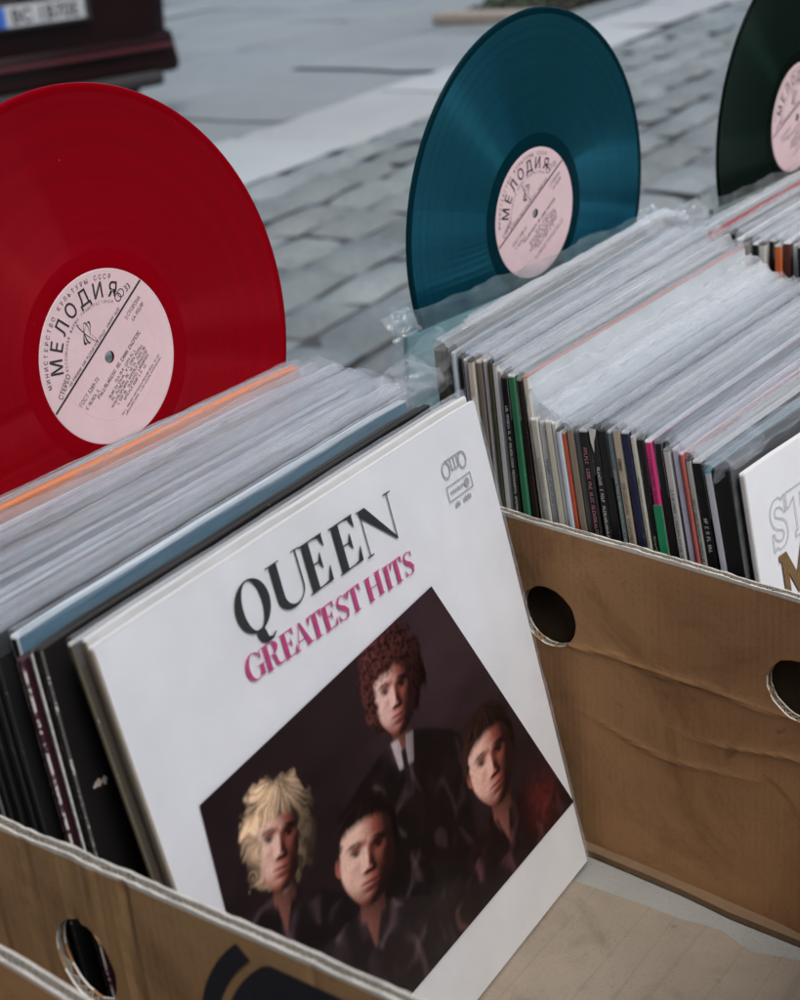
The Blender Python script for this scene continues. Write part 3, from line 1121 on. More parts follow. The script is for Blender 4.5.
def film_mesh(W, H, t, flap, seed, lift=.004, over=.006, x0=.0004, down=.012, crinkle=.0007, drop=.001, left_wrap=False, nu=64):
    bm = bmesh.new()
    def sheet(path_fn, npth):
        g = []
        for i in range(nu + 1):
            x = x0 + (W + over - x0) * i / nu
            g.append([bm.verts.new(path_fn(x, j / (npth - 1))) for j in range(npth)])
        for i in range(nu):
            for j in range(npth - 1):
                bm.faces.new((g[i][j], g[i + 1][j], g[i + 1][j + 1], g[i][j + 1])).smooth = True
        return g
    def back(x, s):
        fl_ = flap * (1 + .35 * smooth_noise(x * 7, seed) + .12 * smooth_noise(x * 31, seed + 5))
        hl = lift * (1 + .45 * smooth_noise(x * 8, seed + 9) + .12 * smooth_noise(x * 40, seed + 19))
        sag = .0007 * smooth_noise(x * 16, seed + 2)
        k = [(t / 2 + .0009, H - down), (t / 2 + .0009, H - down * .5), (t / 2 + .0009, H - .004), (t / 2 + .0006, H + hl * .45), (t / 2 - .0012, H + hl), (t / 2 - .0030, H + hl * 1.06 + sag),
             (t / 2 - .003 - fl_ * .45, H + hl * .9 + sag - drop * .4), (t / 2 - .003 - fl_ * .75, H + hl * .7 + sag * 1.5 - drop), (t / 2 - .003 - fl_, H + hl * .4 + sag * 2 - drop * 2)]
        f_ = s * (len(k) - 1)
        i = min(int(f_), len(k) - 2)
        u = f_ - i
        y, z = k[i][0] * (1 - u) + k[i + 1][0] * u, k[i][1] * (1 - u) + k[i + 1][1] * u
        c = crinkle * (1 if s > .4 else .2)
        q = Vector((x * 34, s * 9, seed))
        return (x + c * mnoise.noise(q + Vector((3, 0, 0))), y + c * mnoise.noise(q), z + c * 1.3 * mnoise.noise(q * 1.7 + Vector((0, 7, 0))))
    def front(x, s):
        hl = .0030 + .0020 * smooth_noise(x * 9, seed + 21)
        z = H - down + (down + hl) * s
        y = -t / 2 - .0009 - (.0022 * s ** 6) * (1 + smooth_noise(x * 20, seed + 3))
        q = Vector((x * 40, s * 6, seed + 40))
        c = crinkle * .6
        return (x, y + c * mnoise.noise(q) * s, z + c * mnoise.noise(q * 1.3))
    sheet(back, 18)
    gf = sheet(front, 7)
    if left_wrap:
        def side(x, s):
            return None
        n = 8
        a = [bm.verts.new((x0 - .0006, -t / 2 - .0006, H - down + (down + .001) * j / n)) for j in range(n + 1)]
        b_ = [bm.verts.new((x0 - .0006, t / 2 + .0006, H - down + (down + .003) * j / n)) for j in range(n + 1)]
        for j in range(n):
            bm.faces.new((a[j], b_[j], b_[j + 1], a[j + 1])).smooth = True
    return bm

WHITE_EDGE = (0.56, 0.56, 0.54)
def make_sleeve(label, x, ytop, ztop, tilt, yaw, t=.0035, spine=(.02, .02, .02), front=None, top=None, edge=None, wear=.5, text=None, film=True, flap=.010,
                W=.3125, H=.3125, group=None, seed=None, lift=.004, film_mat=None, text_len=.2, text_at=.04, text_h=None, name='record_sleeve', over=.006, down=.012, crinkle=.0007, drop=.001, x0=.0004):
    """x, ytop, ztop: the upper corner of the spine"""
    seed = seed if seed is not None else rnd.randint(1, 9999)
    d = Vector((math.sin(yaw) * math.sin(tilt), -math.cos(yaw) * math.sin(tilt), -math.cos(tilt)))
    base = Vector((x, ytop, ztop)) + d * H
    root = thing(name, label, 'record sleeve', base, (-tilt, 0, yaw), group)
    front = front or spine
    top = top or front
    edge = edge or spine
    mats = [paper(front, .45), worn_edge(edge, wear), paper(spine, .45), worn_edge(top, .12)]
    cov = link_bm('cover', cover_mesh(W, H, t, 1, seed=seed), mats, root)
    if text:
        bm = bmesh.new()
        h = text_h or t * .36
        # text runs down the spine: local plane (y across, z along) on x = -0.0003
        M = Matrix(((0, 0, 1, -.00035), (0, -1, 0, h / 2), (-1, 0, 0, H - text_at), (0, 0, 0, 1)))
        if isinstance(text, tuple) and isinstance(text[0], str):
            me = text2d(text[0], h * 1.35, .9, 'LEFT', .0001)
            join_flat(bm, me, M)
            scribble(bm, text_len, h, seed, .3, M @ Matrix.Translation((h * len(text[0]) * 1.4, 0, 0)))
            colr = text[1]
        else:
            scribble(bm, text_len, h, seed, .3, M)
            colr = text
        link_bm('spine_print', bm, ink(colr), cov)
    if film:
        link_bm('plastic_cover', film_mesh(W, H, t, flap, seed, lift, over, x0, down, crinkle, drop), film_mat or (FILM, FILM_MILK, FILM_GREY, FILM)[seed % 4], root)
    return root, cov

# ---- left box -------------------------------------------------------------------
GL = 'record sleeves packed in the front box'
grey = lambda k: (k, k * 1.01, k * 1.01)
left = [
    # label, thickness, spine, top, flap, film
    ('clear wrapped white sleeve right in front of the big red record', .0034, grey(.45), grey(.55), .010, True),
    ('grey wrapped sleeve, second in front of the red record', .0034, grey(.22), grey(.30), .009, True),
    ('thin charcoal topped sleeve behind the orange one', .0034, (.03, .03, .032), (.05, .05, .055), .004, True),
    ('sleeve with a bright orange top edge', .0052, (.46, .155, .062), (.54, .20, .09), .0, False),
    ('white sleeve with loose film just in front of the orange edge', .0038, grey(.5), grey(.6), .012, True),
    ('lilac white wrapped sleeve, second in front of the orange edge', .0036, (.44, .42, .47), (.5, .48, .53), .012, True),
    ('pale grey wrapped sleeve, third in front of the orange edge', .0040, grey(.40), grey(.52), .013, True),
    ('milky wrapped sleeve, fourth in front of the orange edge', .0036, grey(.30), grey(.5), .012, True),
    ('bluish white wrapped sleeve, fifth in front of the orange edge', .0036, (.40, .44, .48), (.46, .5, .54), .012, True),
    ('black spined wrapped sleeve with milky film, sixth in front of the orange edge', .0040, (.018, .018, .02), grey(.42), .014, True),
    ('slim dark wrapped sleeve, seventh in front of the orange edge', .0036, (.02, .024, .028), grey(.48), .013, True),
    ('wrapped sleeve with a teal black spine near the left frame edge', .0036, (.012, .032, .042), grey(.52), .013, True),
    ('pale spined wrapped sleeve beside the teal black spine', .0030, (.36, .40, .41), grey(.5), .012, True),
    ('black wrapped sleeve with a rumpled bag corner rising at its right end', .0044, (.012, .012, .013), grey(.44), .013, True),
    ('black sleeve with hazy grey film, third behind the pale blue top', .0040, (.010, .010, .011), grey(.30), .012, True),
    ('black sleeve with a streaky grey top, second behind the pale blue top', .0040, (.013, .013, .014), grey(.22), .010, True),
    ('dark grey sleeve directly behind the pale blue top', .0036, (.016, .016, .017), grey(.26), .010, True),
]
n = len(left)
y0, y1 = .2355, .1185
for i, (lab_, th, sp, tp, fl_, fm) in enumerate(left):
    k = i / (n - 1)
    yt = y0 + (y1 - y0) * k
    xo = .004 - .022 * k + rnd.uniform(-.003, .003)
    if i > 11:
        xo = -.016 + rnd.uniform(-.002, .002)
    fl_ = fl_ * (.28 + .5 * rnd.random())
    loose = i in (5, 8, 11, 14)
    if loose:
        fl_ = (.016, .022, .024, .013)[(5, 8, 11, 14).index(i)]
    if i > 4:
        k_ = rnd.choice((.12, .35, .7, 1.0, 1.1))
        tp = tuple(c * k_ for c in tp)
    make_sleeve(lab_, xo, yt, .3055 + rnd.uniform(-.0026, .0022) + (.0040 if lab_.startswith('sleeve with a bright') else 0), .075 + .010 * k, R(.3 + 3.0 * k), th, sp, None, tp, sp, .30, None, fm, fl_, group=GL, film_mat=FILM_CLEAR if i in (5, 8, 11, 14) else None, H=.3060 if i > 2 else .3050, lift=(.0075 if loose else .0030 + .0040 * rnd.random()) if i > 3 else .0015, crinkle=.0022 if loose else .0007,
                drop=.0006 + .001 * rnd.random(), over=.006 + .008 * k, W=.3125)

# pale blue gatefold, burgundy, black and the covers the front album leans on
r_b, c_b = make_sleeve('sleeve with a pale blue top edge, wrapped in film, above the burgundy spine', -.0095, .1090, .3050, .085, R(3.6), .0050, (.012, .012, .013), (.075, .19, .27), (.50, .56, .59), (.36, .42, .46), .6, None, True, .004,
                       group=GL, H=.3065, lift=.0020, film_mat=FILM)
r_m, c_m = make_sleeve('burgundy sleeve with a scuffed white spine edge, near the left wall', -.0165, .0985, .3000, .085, R(3.8), .0040, (.035, .010, .018), (.035, .010, .018), (.05, .02, .03), (.05, .016, .026), .95, None, False,
                       group=GL, H=.3000)
r_w, c_w = make_sleeve('thin black sleeve with a torn pale spine edge, in front of the burgundy one', -.0135, .0940, .3040, .085, R(3.8), .0026, (.02, .02, .02), (.012, .011, .011), (.05, .05, .05), (.45, .46, .45), .9, None, False,
                       group=GL, H=.3040)
r_k, c_k = make_sleeve('black sleeve with a small white fleck on its front, behind the leaning white album', -.0125, .0890, .3062, .085, R(3.6), .0040, (.012, .011, .011), (.013, .012, .012), (.025, .024, .023), (.10, .10, .098), .6, None, False,
                       group=GL, H=.3066)
# small pale fleck on the black front
bm = bmesh.new()
for (fx, fz, rx, rz) in ((.0110, .232, .0026, .0018), (.0150, .2312, .0015, .0022)):
    pts = [(fx + rx * math.cos(a) * (1 + .3 * math.sin(3 * a + fx * 900)), fz + rz * math.sin(a) * (1 + .25 * math.cos(5 * a))) for a in np.linspace(0, 2 * math.pi, 22)[:-1]]
    join_flat(bm, fill2d([pts]), Matrix.Translation((0, -.00235, 0)) @ Matrix.Rotation(R(90), 4, 'X'))
link_bm('printed_fleck', bm, ink((.55, .47, .40)), c_k)
QT, QY = .2105, .0588
r_c, c_c = make_sleeve('dark olive sleeve with a pale stepped corner, squeezed behind the leaning white album', -.0085, .0727, .3112, .2100, R(3.4), .0026, (.085, .070, .045), (.06, .05, .04), (.42, .42, .40), (.10, .085, .055), .35, None, True, .003,
                       group=GL, H=.3145, lift=.002, film_mat=FILM_CLEAR, crinkle=.0004)
r_c2, c_c2 = make_sleeve('cream sleeve with a nicked corner just behind the leaning white album', -.0035, .0697, .3114, .2100, R(3.4), .0024, (.20, .165, .11), (.5, .5, .49), (.58, .58, .57), (.2, .17, .12), .4, None, False,
                         group=GL, H=.3150)
# ------------------------------------------------------------------ front album
alb = thing('record_album', 'white album with black and pink titles and a dark group portrait leaning in front', 'record album',
            (0, 0, .0006), (-QT, 0, QY))
QW = .315
WHITE_COVER = paper((0.77, 0.78, 0.79), .42, .04, .4, 'white_cover_card')
cov = link_bm('cover', cover_mesh(QW, QW, .0030, 1, seed=3), [WHITE_COVER, worn_edge((.42, .36, .28), .35), paper((.45, .42, .37), .5), worn_edge((.62, .62, .61), .4)], alb)
FY = -.0015 - .00075
def on_front(me_or_bm, name, mat, parent, lift=.0):
    M = Matrix.Translation((0, FY - lift, 0)) @ Matrix.Rotation(R(90), 4, 'X')
    if isinstance(me_or_bm, bmesh.types.BMesh):
        me_or_bm.transform(M)
        return link_bm(name, me_or_bm, mat, parent)
    me_or_bm.transform(M)
    return link(name, me_or_bm, mat, parent)

# --- title letters, a high contrast roman: thick stems, hairline bars
def ell(cx_, cy_, rx, ry, a0=0, a1=360, n=40):
    return [(cx_ + rx * math.cos(R(a)), cy_ + ry * math.sin(R(a))) for a in np.linspace(a0, a1, n)]
def rect(x0, x1, y0_, y1_):
    return [(x0, y0_), (x1, y0_), (x1, y1_), (x0, y1_)]
def glyph(ch, w, T=.17, h=.022):
    """list of layers, each a list of outlines; unit cap height"""
    if ch == 'Q':
        tail = [(w * .40, .03), (w * .40, -.10), (w * .46, -.22), (w * .60, -.30), (w * .80, -.285), (w * .92, -.20), (w * .88, -.19), (w * .78, -.235), (w * .68, -.20), (w * .66, -.08), (w * .62, .03)]
        return [[ell(w / 2, .5, w / 2, .515)[:-1], ell(w / 2, .5, w / 2 - T, .485)[:-1]], [tail]]
    if ch == 'G':
        o_ = ell(w * .50, .5, w * .50, .515, 42, 330, 50)
        i_ = ell(w * .53, .5, w * .53 - T, .48, 330, 42, 50)
        return [[o_ + i_], [rect(w - T * .95, w - .02, .03, .44)], [rect(w - T * 1.7, w + .06, .42, .445)], [[(w * .80, .72), (w * .93, .66), (w * .93, .98), (w * .90, .98), (w * .88, .88)]]]
    if ch == 'U':
        o_ = [(.08, 1.0)] + [(.08 + (w - .16) * .5 - ((w - .16) * .5) * math.cos(R(a)), .30 - .32 * math.sin(R(a))) for a in np.linspace(0, 180, 30)] + [(w - .08, 1.0)]
        i_ = [(w - .08 - h * 1.3, 1.0)] + [(w - .08 - h * 1.3 - ((w - .16 - T - h) * .5) * (1 - math.cos(R(a))), .32 - .285 * math.sin(R(a))) for a in np.linspace(0, 180, 30)] + [(.08 + T, 1.0)]
        return [[o_ + i_], [rect(-.02, .08 + T + .08, .978, 1.0)], [rect(w - .22, w + .03, .978, 1.0)]]
    if ch == 'E':
        x0 = .08
        return [[rect(x0, x0 + T, 0, 1)], [rect(-.0, w, 0, h)], [rect(-.0, w, 1 - h, 1)], [rect(x0 + T, w * .72, .49, .49 + h)],
                [[(w, 0), (w + .015, .30), (w - .012, .30), (w * .82, .05), (w * .6, h)]], [[(w * .98, 1), (w * .98, .73), (w * .955, .73), (w * .80, .94), (w * .6, 1 - h)]],
                [[(w * .72, .34), (w * .745, .34), (w * .745, .67), (w * .72, .67), (w * .60, .515), (w * .60, .49)]]]
    if ch == 'N':
        return [[rect(.10, .10 + h, 0, 1)], [rect(w - .10 - h, w - .10, 0, 1)], [[(.0, 1.0), (.10 + T * .9, 1.0), (w - .10, .02), (w - .10, -.02), (w - .13, -.02), (.10, .86), (.06, .978), (.0, .978)]],
                [rect(0, .23, 0, h)], [rect(w - .24, w + .02, 1 - h, 1)]]
    if ch == 'R':
        bo = [(.08 + T * .5, 1)] + [(w * .48 + w * .38 * math.cos(R(a)), .745 + .255 * math.sin(R(a))) for a in np.linspace(90, -90, 24)] + [(.08 + T * .5, .49)]
        bi = [(.08 + T * .5, .51)] + [(w * .48 + (w * .38 - T) * math.cos(R(a)), .745 + .232 * math.sin(R(a))) for a in np.linspace(-90, 90, 24)] + [(.08 + T * .5, .977)]
        leg_ = [(w * .50, .50), (w * .66, .44), (w * .72, .12), (w * .80, .03), (w * 1.02, .05), (w * 1.0, -.01), (w * .70, -.02), (w * .56, .08), (w * .50, .40), (w * .40, .49)]
        return [[rect(.08, .08 + T, 0, 1)], [bo + bi], [leg_], [rect(0, .08 + T + .08, 0, h)], [rect(0, w * .5, 1 - h, 1)]]
    if ch == 'A':
        return [[[(w * .46, 1.0), (w * .56, 1.0), (w * .98, 0), (w * .98 - T * 1.05, 0)]], [[(w * .50, .97), (w * .46, .97), (w * .10, 0), (w * .10 + h * 1.2, 0)]],
                [rect(w * .24, w * .70, .30, .30 + h)], [rect(0, w * .28, 0, h)], [rect(w * .62, w * 1.08, 0, h)]]
    if ch == 'T':
        return [[rect(w / 2 - T / 2, w / 2 + T / 2, 0, 1)], [rect(0, w, 1 - h, 1)], [[(0, 1), (-.01, .70), (.02, .70), (w * .20, .95), (w * .40, 1 - h)]], [[(w, 1), (w + .01, .70), (w - .02, .70), (w * .80, .95), (w * .60, 1 - h)]],
                [rect(w / 2 - T, w / 2 + T, 0, h)]]
    if ch == 'S':
        c = [(w * .90, .74), (w * .80, .90), (w * .55, .985), (w * .28, .93), (w * .14, .77), (w * .28, .60), (w * .62, .45), (w * .84, .28), (w * .76, .09), (w * .48, .012), (w * .20, .07), (w * .06, .28)]
        hw = [.012, .02, .018, .05, .07, .085, .095, .075, .055, .018, .02, .012]
        return [[path_ribbon(c, hw)], [[(w * .90, 1), (w * .93, .70), (w * .90, .70), (w * .80, .90)]], [[(w * .06, 0), (w * .02, .32), (w * .06, .32), (w * .18, .08)]]]
    if ch == 'H':
        return [[rect(.08, .08 + T, 0, 1)], [rect(w - .08 - T, w - .08, 0, 1)], [rect(.08, w - .08, .49, .49 + h)]] + [[rect(x - .02, x + T + .18 - .02, y_, y_ + h)] for x in (.0, w - T - .16) for y_ in (0, 1 - h)]
    if ch == 'I':
        return [[rect(w / 2 - T / 2, w / 2 + T / 2, 0, 1)], [rect(0, w, 0, h)], [rect(0, w, 1 - h, 1)]]
def title(items, cap, T=.17, h=.022):
    """items: (letter, x0, x1, baseline) in metres on the cover; each layer a hair above the last"""
    bm = bmesh.new()
    zc = 0
    for ch, x0, x1, bl in items:
        w = (x1 - x0) / cap
        for layer in glyph(ch, w, T, h):
            zc += 1
            me = fill2d(layer)
            join_flat(bm, me, Matrix.Translation((x0, bl, (zc % 9) * .000012)) @ Matrix.Scale(cap, 4))
    return bm
mm = .001
q_items = [('Q', 83.0 * mm, 108.2 * mm, 274.6 * mm), ('U', 110.6 * mm, 136.0 * mm, 274.2 * mm), ('E', 136.2 * mm, 155.4 * mm, 273.6 * mm), ('E', 161.2 * mm, 181.6 * mm, 272.6 * mm), ('N', 185.0 * mm, 216.4 * mm, 271.4 * mm)]
on_front(title(q_items, .0258, .225, .03), 'black_lettering', ink((0.022, 0.026, 0.028), .5), cov, .0001)
xs_ = [('G', 78.6, 91.6), ('R', 92.2, 105.4), ('E', 106.0, 116.2), ('A', 114.8, 128.2), ('T', 127.8, 139.0), ('E', 139.2, 149.6), ('S', 151.0, 160.8), ('T', 161.0, 172.4), ('H', 177.0, 191.4), ('I', 193.6, 199.4), ('T', 200.2, 211.0), ('S', 212.0, 221.2)]
g_items = [(c, a * mm, b_ * mm, (254.2 - (a - 78) * .047) * mm) for c, a, b_ in xs_]
on_front(title(g_items, .0132, .235, .04), 'pink_lettering', ink((0.50, 0.055, 0.205), .5, 'pink_ink'), cov, .0001)

# --- small maker's mark: capsule letters over a framed word and a short code
bm = bmesh.new()
def ring_pts(c, rx, ry, th_):
    return [ell(c[0], c[1], rx, ry, 0, 360, 28)[:-1], ell(c[0], c[1], rx - th_, ry - th_, 0, 360, 28)[:-1]]
ox, oy = .2665, .2755
for layer in ([*ring_pts((ox + .0040, oy + .0120), .0042, .0052, .0010)], [*ring_pts((ox + .0215, oy + .0120), .0042, .0052, .0010)],
              [rect(ox + .004, ox + .0215, oy + .0166, oy + .0174)], [rect(ox + .0095, ox + .0103, oy + .010, oy + .0168)], [rect(ox + .0130, ox + .0138, oy + .010, oy + .0168)],
              [rect(ox + .0163, ox + .0171, oy + .010, oy + .0168)], [rect(ox + .0095, ox + .0171, oy + .0096, oy + .0103)],
              [rect(ox, ox + .0262, oy - .0062, oy + .0030), rect(ox + .0007, ox + .0255, oy - .0055, oy + .0023)[::-1]],
              [ell(ox + .0205, oy - .0016, .0026, .0026, 0, 360, 20)[:-1]]):
    join_flat(bm, fill2d(layer))
join_flat(bm, fill2d([path_ribbon([(ox + .003 + k * .0005, oy - .0016 + .0012 * math.sin(k * 1.3) * (1 - .3 * math.sin(k * .7))) for k in range(29)], .00035)]))
for a_, l_ in ((.0050, .0055), (.0135, .0095)):
    for k in range(int(l_ / .0017)):
        join_flat(bm, fill2d([rect(ox + a_ + k * .0017, ox + a_ + k * .0017 + .0011, oy - .0112, oy - .0112 + .0026 + .0006 * (k % 2))]))
on_front(bm, 'maker_mark', ink((0.36, 0.37, 0.385), .6, 'grey_ink'), cov, .0001)

# --- portrait panel: an invented group of four, painted into the print by position on the cover (millimetres)
def vnoise(u, v, s, seed):
    rs = np.random.RandomState(seed)
    g = rs.rand(64, 64)
    x, y_ = (u / s) % 63, (v / s) % 63
    i, j = x.astype(int), y_.astype(int)
    fx, fy = x - i, y_ - j
    fx, fy = fx * fx * (3 - 2 * fx), fy * fy * (3 - 2 * fy)
    return (g[j, i] * (1 - fx) + g[j, i + 1] * fx) * (1 - fy) + (g[j + 1, i] * (1 - fx) + g[j + 1, i + 1] * fx) * fy
def sstep(a, b_, x):
    t_ = np.clip((x - a) / (b_ - a), 0, 1)
    return t_ * t_ * (3 - 2 * t_)
NU, NV = 400, 300
A_, B_, C_, D_ = np.array([27.2, 221.0]), np.array([230.6, 234.4]), np.array([316.0 - 1.6, 44.3]), np.array([11.0, 43.0])
ss, tt = np.meshgrid(np.linspace(0, 1, NU + 1), np.linspace(0, 1, NV + 1))
PT = (D_[None, None] * (1 - ss)[..., None] + C_[None, None] * ss[..., None]) * (1 - tt)[..., None] + (A_[None, None] * (1 - ss)[..., None] + B_[None, None] * ss[..., None]) * tt[..., None]
U, V = PT[..., 0], PT[..., 1]
img = np.zeros(U.shape + (3,))
base = np.array([0.013, 0.0068, 0.0082])
glow = np.exp(-(((U - 225) / 70) ** 2 + ((V - 200) / 45) ** 2))
haze_ = vnoise(U + V * .3, V * 2.2, 26, 1)
img[:] = base
img += (glow * .028 + haze_ * .009)[..., None] * np.array([1.0, .55, .62])
def put(mask, col):
    global img
    m = np.clip(mask, 0, 1)[..., None]
    img = img * (1 - m) + np.asarray(col) * m
def person(fx, fy, hh, ang, hair_col, hair_kind, lit_col, jacket, seed, shirt=None, side=1, wf=1.0):
    """fx, fy centre of the face, hh half height of the face; the head is shaded as a relief under a lamp from the left"""
    global img
    ca, sa = math.cos(R(ang)), math.sin(R(ang))
    X = ((U - fx) * ca - (V - fy) * sa) / hh / wf
    Y = ((U - fx) * sa + (V - fy) * ca) / hh
    n1 = vnoise(U, V, 3.2, seed) - .5
    n2 = vnoise(U, V, 1.5, seed + 1) - .5
    n3 = vnoise(U, V, .9, seed + 2) - .5
    G = lambda a, w, p=2: np.exp(-np.abs(a / w) ** p)
    # jacket
    sh = sstep(.08, -.08, (Y + .98 + .30 * np.abs(X) ** 1.4 - .42 * G(X, .30) * 0 + .05 * n1)) * sstep(2.2, 1.9, np.abs(X))
    jc = np.asarray(jacket)
    w1 = vnoise(U, V, 17, seed + 3) - .5
    w2 = vnoise(U + 40, V + 9, 7.5, seed + 5) - .5
    fl1 = np.sin(X * 6.5 + Y * 2.2 + 3.6 * w1 + .9 * w2)
    fl2 = np.sin(X * 4.2 - Y * 3.4 + 3.2 * w1 - 1.0 * w2 + 1.3)
    area = sstep(.42, .70, vnoise(U, V, 13, seed + 8))
    gloss = (np.clip(fl1, 0, 1) ** 5 * .95 + np.clip(fl2, 0, 1) ** 7 * .7) * area + np.clip(w2, 0, 1) * .35
    put(sh * .96, jc * .30)
    img += (sh * gloss * (.40 + .60 * sstep(1.3, -1.0, X)))[..., None] * jc * 2.8
    # neck and open collar
    neck = sstep(.36, .28, np.abs(X - .02)) * sstep(-1.35, -1.15, Y) * sstep(-.50, -.70, Y)
    vee = sstep(.05, -.03, np.abs(X) - .26 * (Y + 1.9) / .9) * sstep(-2.0, -1.8, Y) * sstep(-1.05, -1.2, Y)
    nk = np.clip(.55 - 1.1 * X, 0, 1) * sstep(-.60, -1.5, Y) * .62 + .04
    put(np.maximum(neck, vee * .9), np.array([.55, .20, .15]) * nk[..., None])
    if shirt is not None:
        cl = sstep(.05, -.02, np.abs(np.abs(X) - .24 - .20 * (Y + 1.2)) - .12) * sstep(-1.85, -1.7, Y) * sstep(-1.02, -1.12, Y)
        put(cl, np.asarray(shirt) * (.35 + .65 * sstep(.5, -.4, X))[..., None])
        put(sstep(.12, .06, np.abs(X + .02)) * sstep(-2.5, -2.3, Y) * sstep(-1.30, -1.42, Y), (.016, .012, .014))
    # hair mass
    hr = {'full': (1.10, 1.22, .16), 'curly': (1.16, 1.24, .34), 'short': (.84, 1.12, .16), 'neat': (.86, 1.14, .18)}[hair_kind]
    rag = {'full': .55, 'curly': .40, 'short': .25, 'neat': .18}[hair_kind]
    n4 = vnoise(U, V, 5.5, seed + 12) - .5
    d = (np.abs(X) / hr[0]) ** 2.2 + (np.abs(Y - hr[2]) / hr[1]) ** 2.2 + rag * (n4 * .9 + n1 * .5 + n2 * .25)
    hm = sstep(1.10, .74, d)
    if hair_kind in ('short', 'neat'):
        hm = hm * sstep(-.25, .12, Y + .1 * n1)
    hc = np.asarray(hair_col)
    cx0, cy0 = .10, .95
    th_ = np.arctan2(X - cx0, cy0 - Y + .35)
    rr_ = np.hypot(X - cx0, Y - cy0)
    if hair_kind == 'curly':
        st = np.clip(1 - np.abs(vnoise(U, V, 2.3, seed + 6) - .5) * 4.2, 0, 1) * .7 + np.clip(vnoise(U, V, 1.2, seed + 7) - .3, 0, 1) * .7
    elif hair_kind == 'full':
        wv = th_ * 34 + 200 + 9 * (vnoise(U, V, 9, seed + 13) - .5) + 5 * n4
        st = np.clip(.95 * vnoise(wv, rr_ * 3.0 + 30, 2.0, seed + 6) + .55 * vnoise(wv * 2.6, rr_ * 5 + 30, 2.0, seed + 7) - .36 + .75 * (vnoise(U, V, 8, seed + 9) - .45), 0, 1)
    else:
        st = np.clip(.8 * vnoise(th_ * 40 + 200 + 6 * n4, rr_ * 4 + 30, 2.0, seed + 6) + .4 * vnoise(th_ * 90 + 300, rr_ * 6 + 30, 2.0, seed + 7) - .35, 0, 1)
    lit_h = np.clip(.62 - .50 * X + .22 * (Y - .3), .06, 1.15)
    hair = hc * ((.10 + 1.15 * st) * lit_h)[..., None]
    put(hm, hair)
    # head as relief
    def face_r2(X_, Y_):
        fw = .71 - .17 * sstep(-.15, -1.05, Y_) - .03 * sstep(.3, 1.0, Y_)
        return (X_ / fw) ** 2 + (np.abs(Y_) / 1.02) ** 2.7
    def hgt(X_, Y_):
        aX = np.abs(X_)
        h = .62 * np.sqrt(np.clip(1 - face_r2(X_, Y_) * .93, 1e-3, 1))
        h += .115 * G(X_, .115) * sstep(.30, -.20, Y_) * sstep(-.37, -.27, Y_)
        h += .05 * G(aX - .10, .055) * G(Y_ + .26, .06)
        h += .055 * G(Y_ - .29, .07) * G(aX - .28, .20)
        h -= .065 * G(aX - .28, .15) * G(Y_ - .13, .095)
        h += .05 * G(aX - .28, .085) * G(Y_ - .12, .05)
        h += .030 * G(aX - .42, .17) * G(Y_ + .08, .13)
        h -= .020 * G(aX - .38, .13) * G(Y_ + .42, .18)
        h += .010 * G(X_, .20) * G(Y_ + .495, .05) + .016 * G(X_, .17) * G(Y_ + .61, .055)
        h -= .016 * G(X_, .22, 4) * G(Y_ + .552, .022)
        h += .04 * G(X_, .19) * G(Y_ + .86, .11) - .015 * G(X_, .15) * G(Y_ + .72, .04)
        return h
    e = .012
    gx = (hgt(X + e, Y) - hgt(X - e, Y)) / (2 * e)
    gy = (hgt(X, Y + e) - hgt(X, Y - e)) / (2 * e)
    nl = np.sqrt(gx * gx + gy * gy + 1)
    lam = np.clip((gx * .70 - gy * .30 + .56) / nl, 0, 1)
    lam = np.clip(lam * 1.12 * 1.10 + .01 + .02 * n2, 0, 1) ** 1.35
    lc = np.asarray(lit_col)
    lo, mi = np.array([.026, .009, .009]), np.array([.34, .095, .065])
    tone_ = np.where((lam < .45)[..., None], lo + (mi - lo) * (lam / .45)[..., None], mi + (lc - mi) * ((lam - .45) / .55)[..., None])
    aX = np.abs(X + .02)
    alb_ = 1 - .93 * G(aX - .29, .19, 4) * G(Y - .315 + .8 * (aX - .24) ** 2, .046) * (.92 + .5 * n3)
    alb_ *= 1 - .55 * G(aX - .28, .17) * G(Y - .17, .085)
    alb_ *= 1 - .95 * G(aX - .28, .062) * G(Y - .120, .050)
    alb_ *= 1 - .92 * G(aX - .28, .125, 4) * G(Y - .158, .022)
    alb_ *= 1 - .55 * G(X, .16, 3) * G(Y + .315, .030)
    alb_ *= 1 - .80 * G(X, .21, 4) * G(Y + .548, .017)
    alb_ *= 1 - .30 * G(X, .17) * G(Y + .70, .045)
    alb_ *= 1 - .35 * sstep(.05, .40, X) * sstep(.9, .2, Y)
    alb_ *= 1 - .25 * G(aX - .28, .12, 4) * G(Y - .085, .014)
    alb_ *= 1 - .30 * sstep(-.45, -.8, Y) * (hair_kind != 'full')
    tone_ = tone_ * alb_[..., None]
    lip = G(X, .19, 4) * (G(Y + .505, .026) + G(Y + .600, .034)) * .8
    tone_ = tone_ * (1 - np.clip(lip, 0, 1)[..., None] * np.array([.12, .42, .36]))
    face = sstep(1.06, .86, face_r2(X, Y))
    ear = sstep(1.1, .8, ((X + .73) / .10) ** 2 + ((Y - .02) / .20) ** 2)
    if hair_kind in ('short', 'neat'):
        put(ear * .9, np.array([.34, .10, .07]) * (.6 + .8 * n1 + .3)[..., None])
    put(face, tone_)
    # hair falling over the brow and temples
    fr = {'full': .52, 'curly': .56, 'short': .70, 'neat': .66}[hair_kind]
    kf = 1.0 if hair_kind in ('full', 'curly') else .35
    top_ = sstep(fr - .09, fr + .12, Y + kf * (.10 * n4 + .10 * n1 + .08 * n2) - .10 * X + .30 * X * X)
    sd = {'full': .47, 'curly': .56, 'short': .62, 'neat': .60}[hair_kind]
    low = {'full': -.9, 'curly': -.5, 'short': .05, 'neat': .0}[hair_kind]
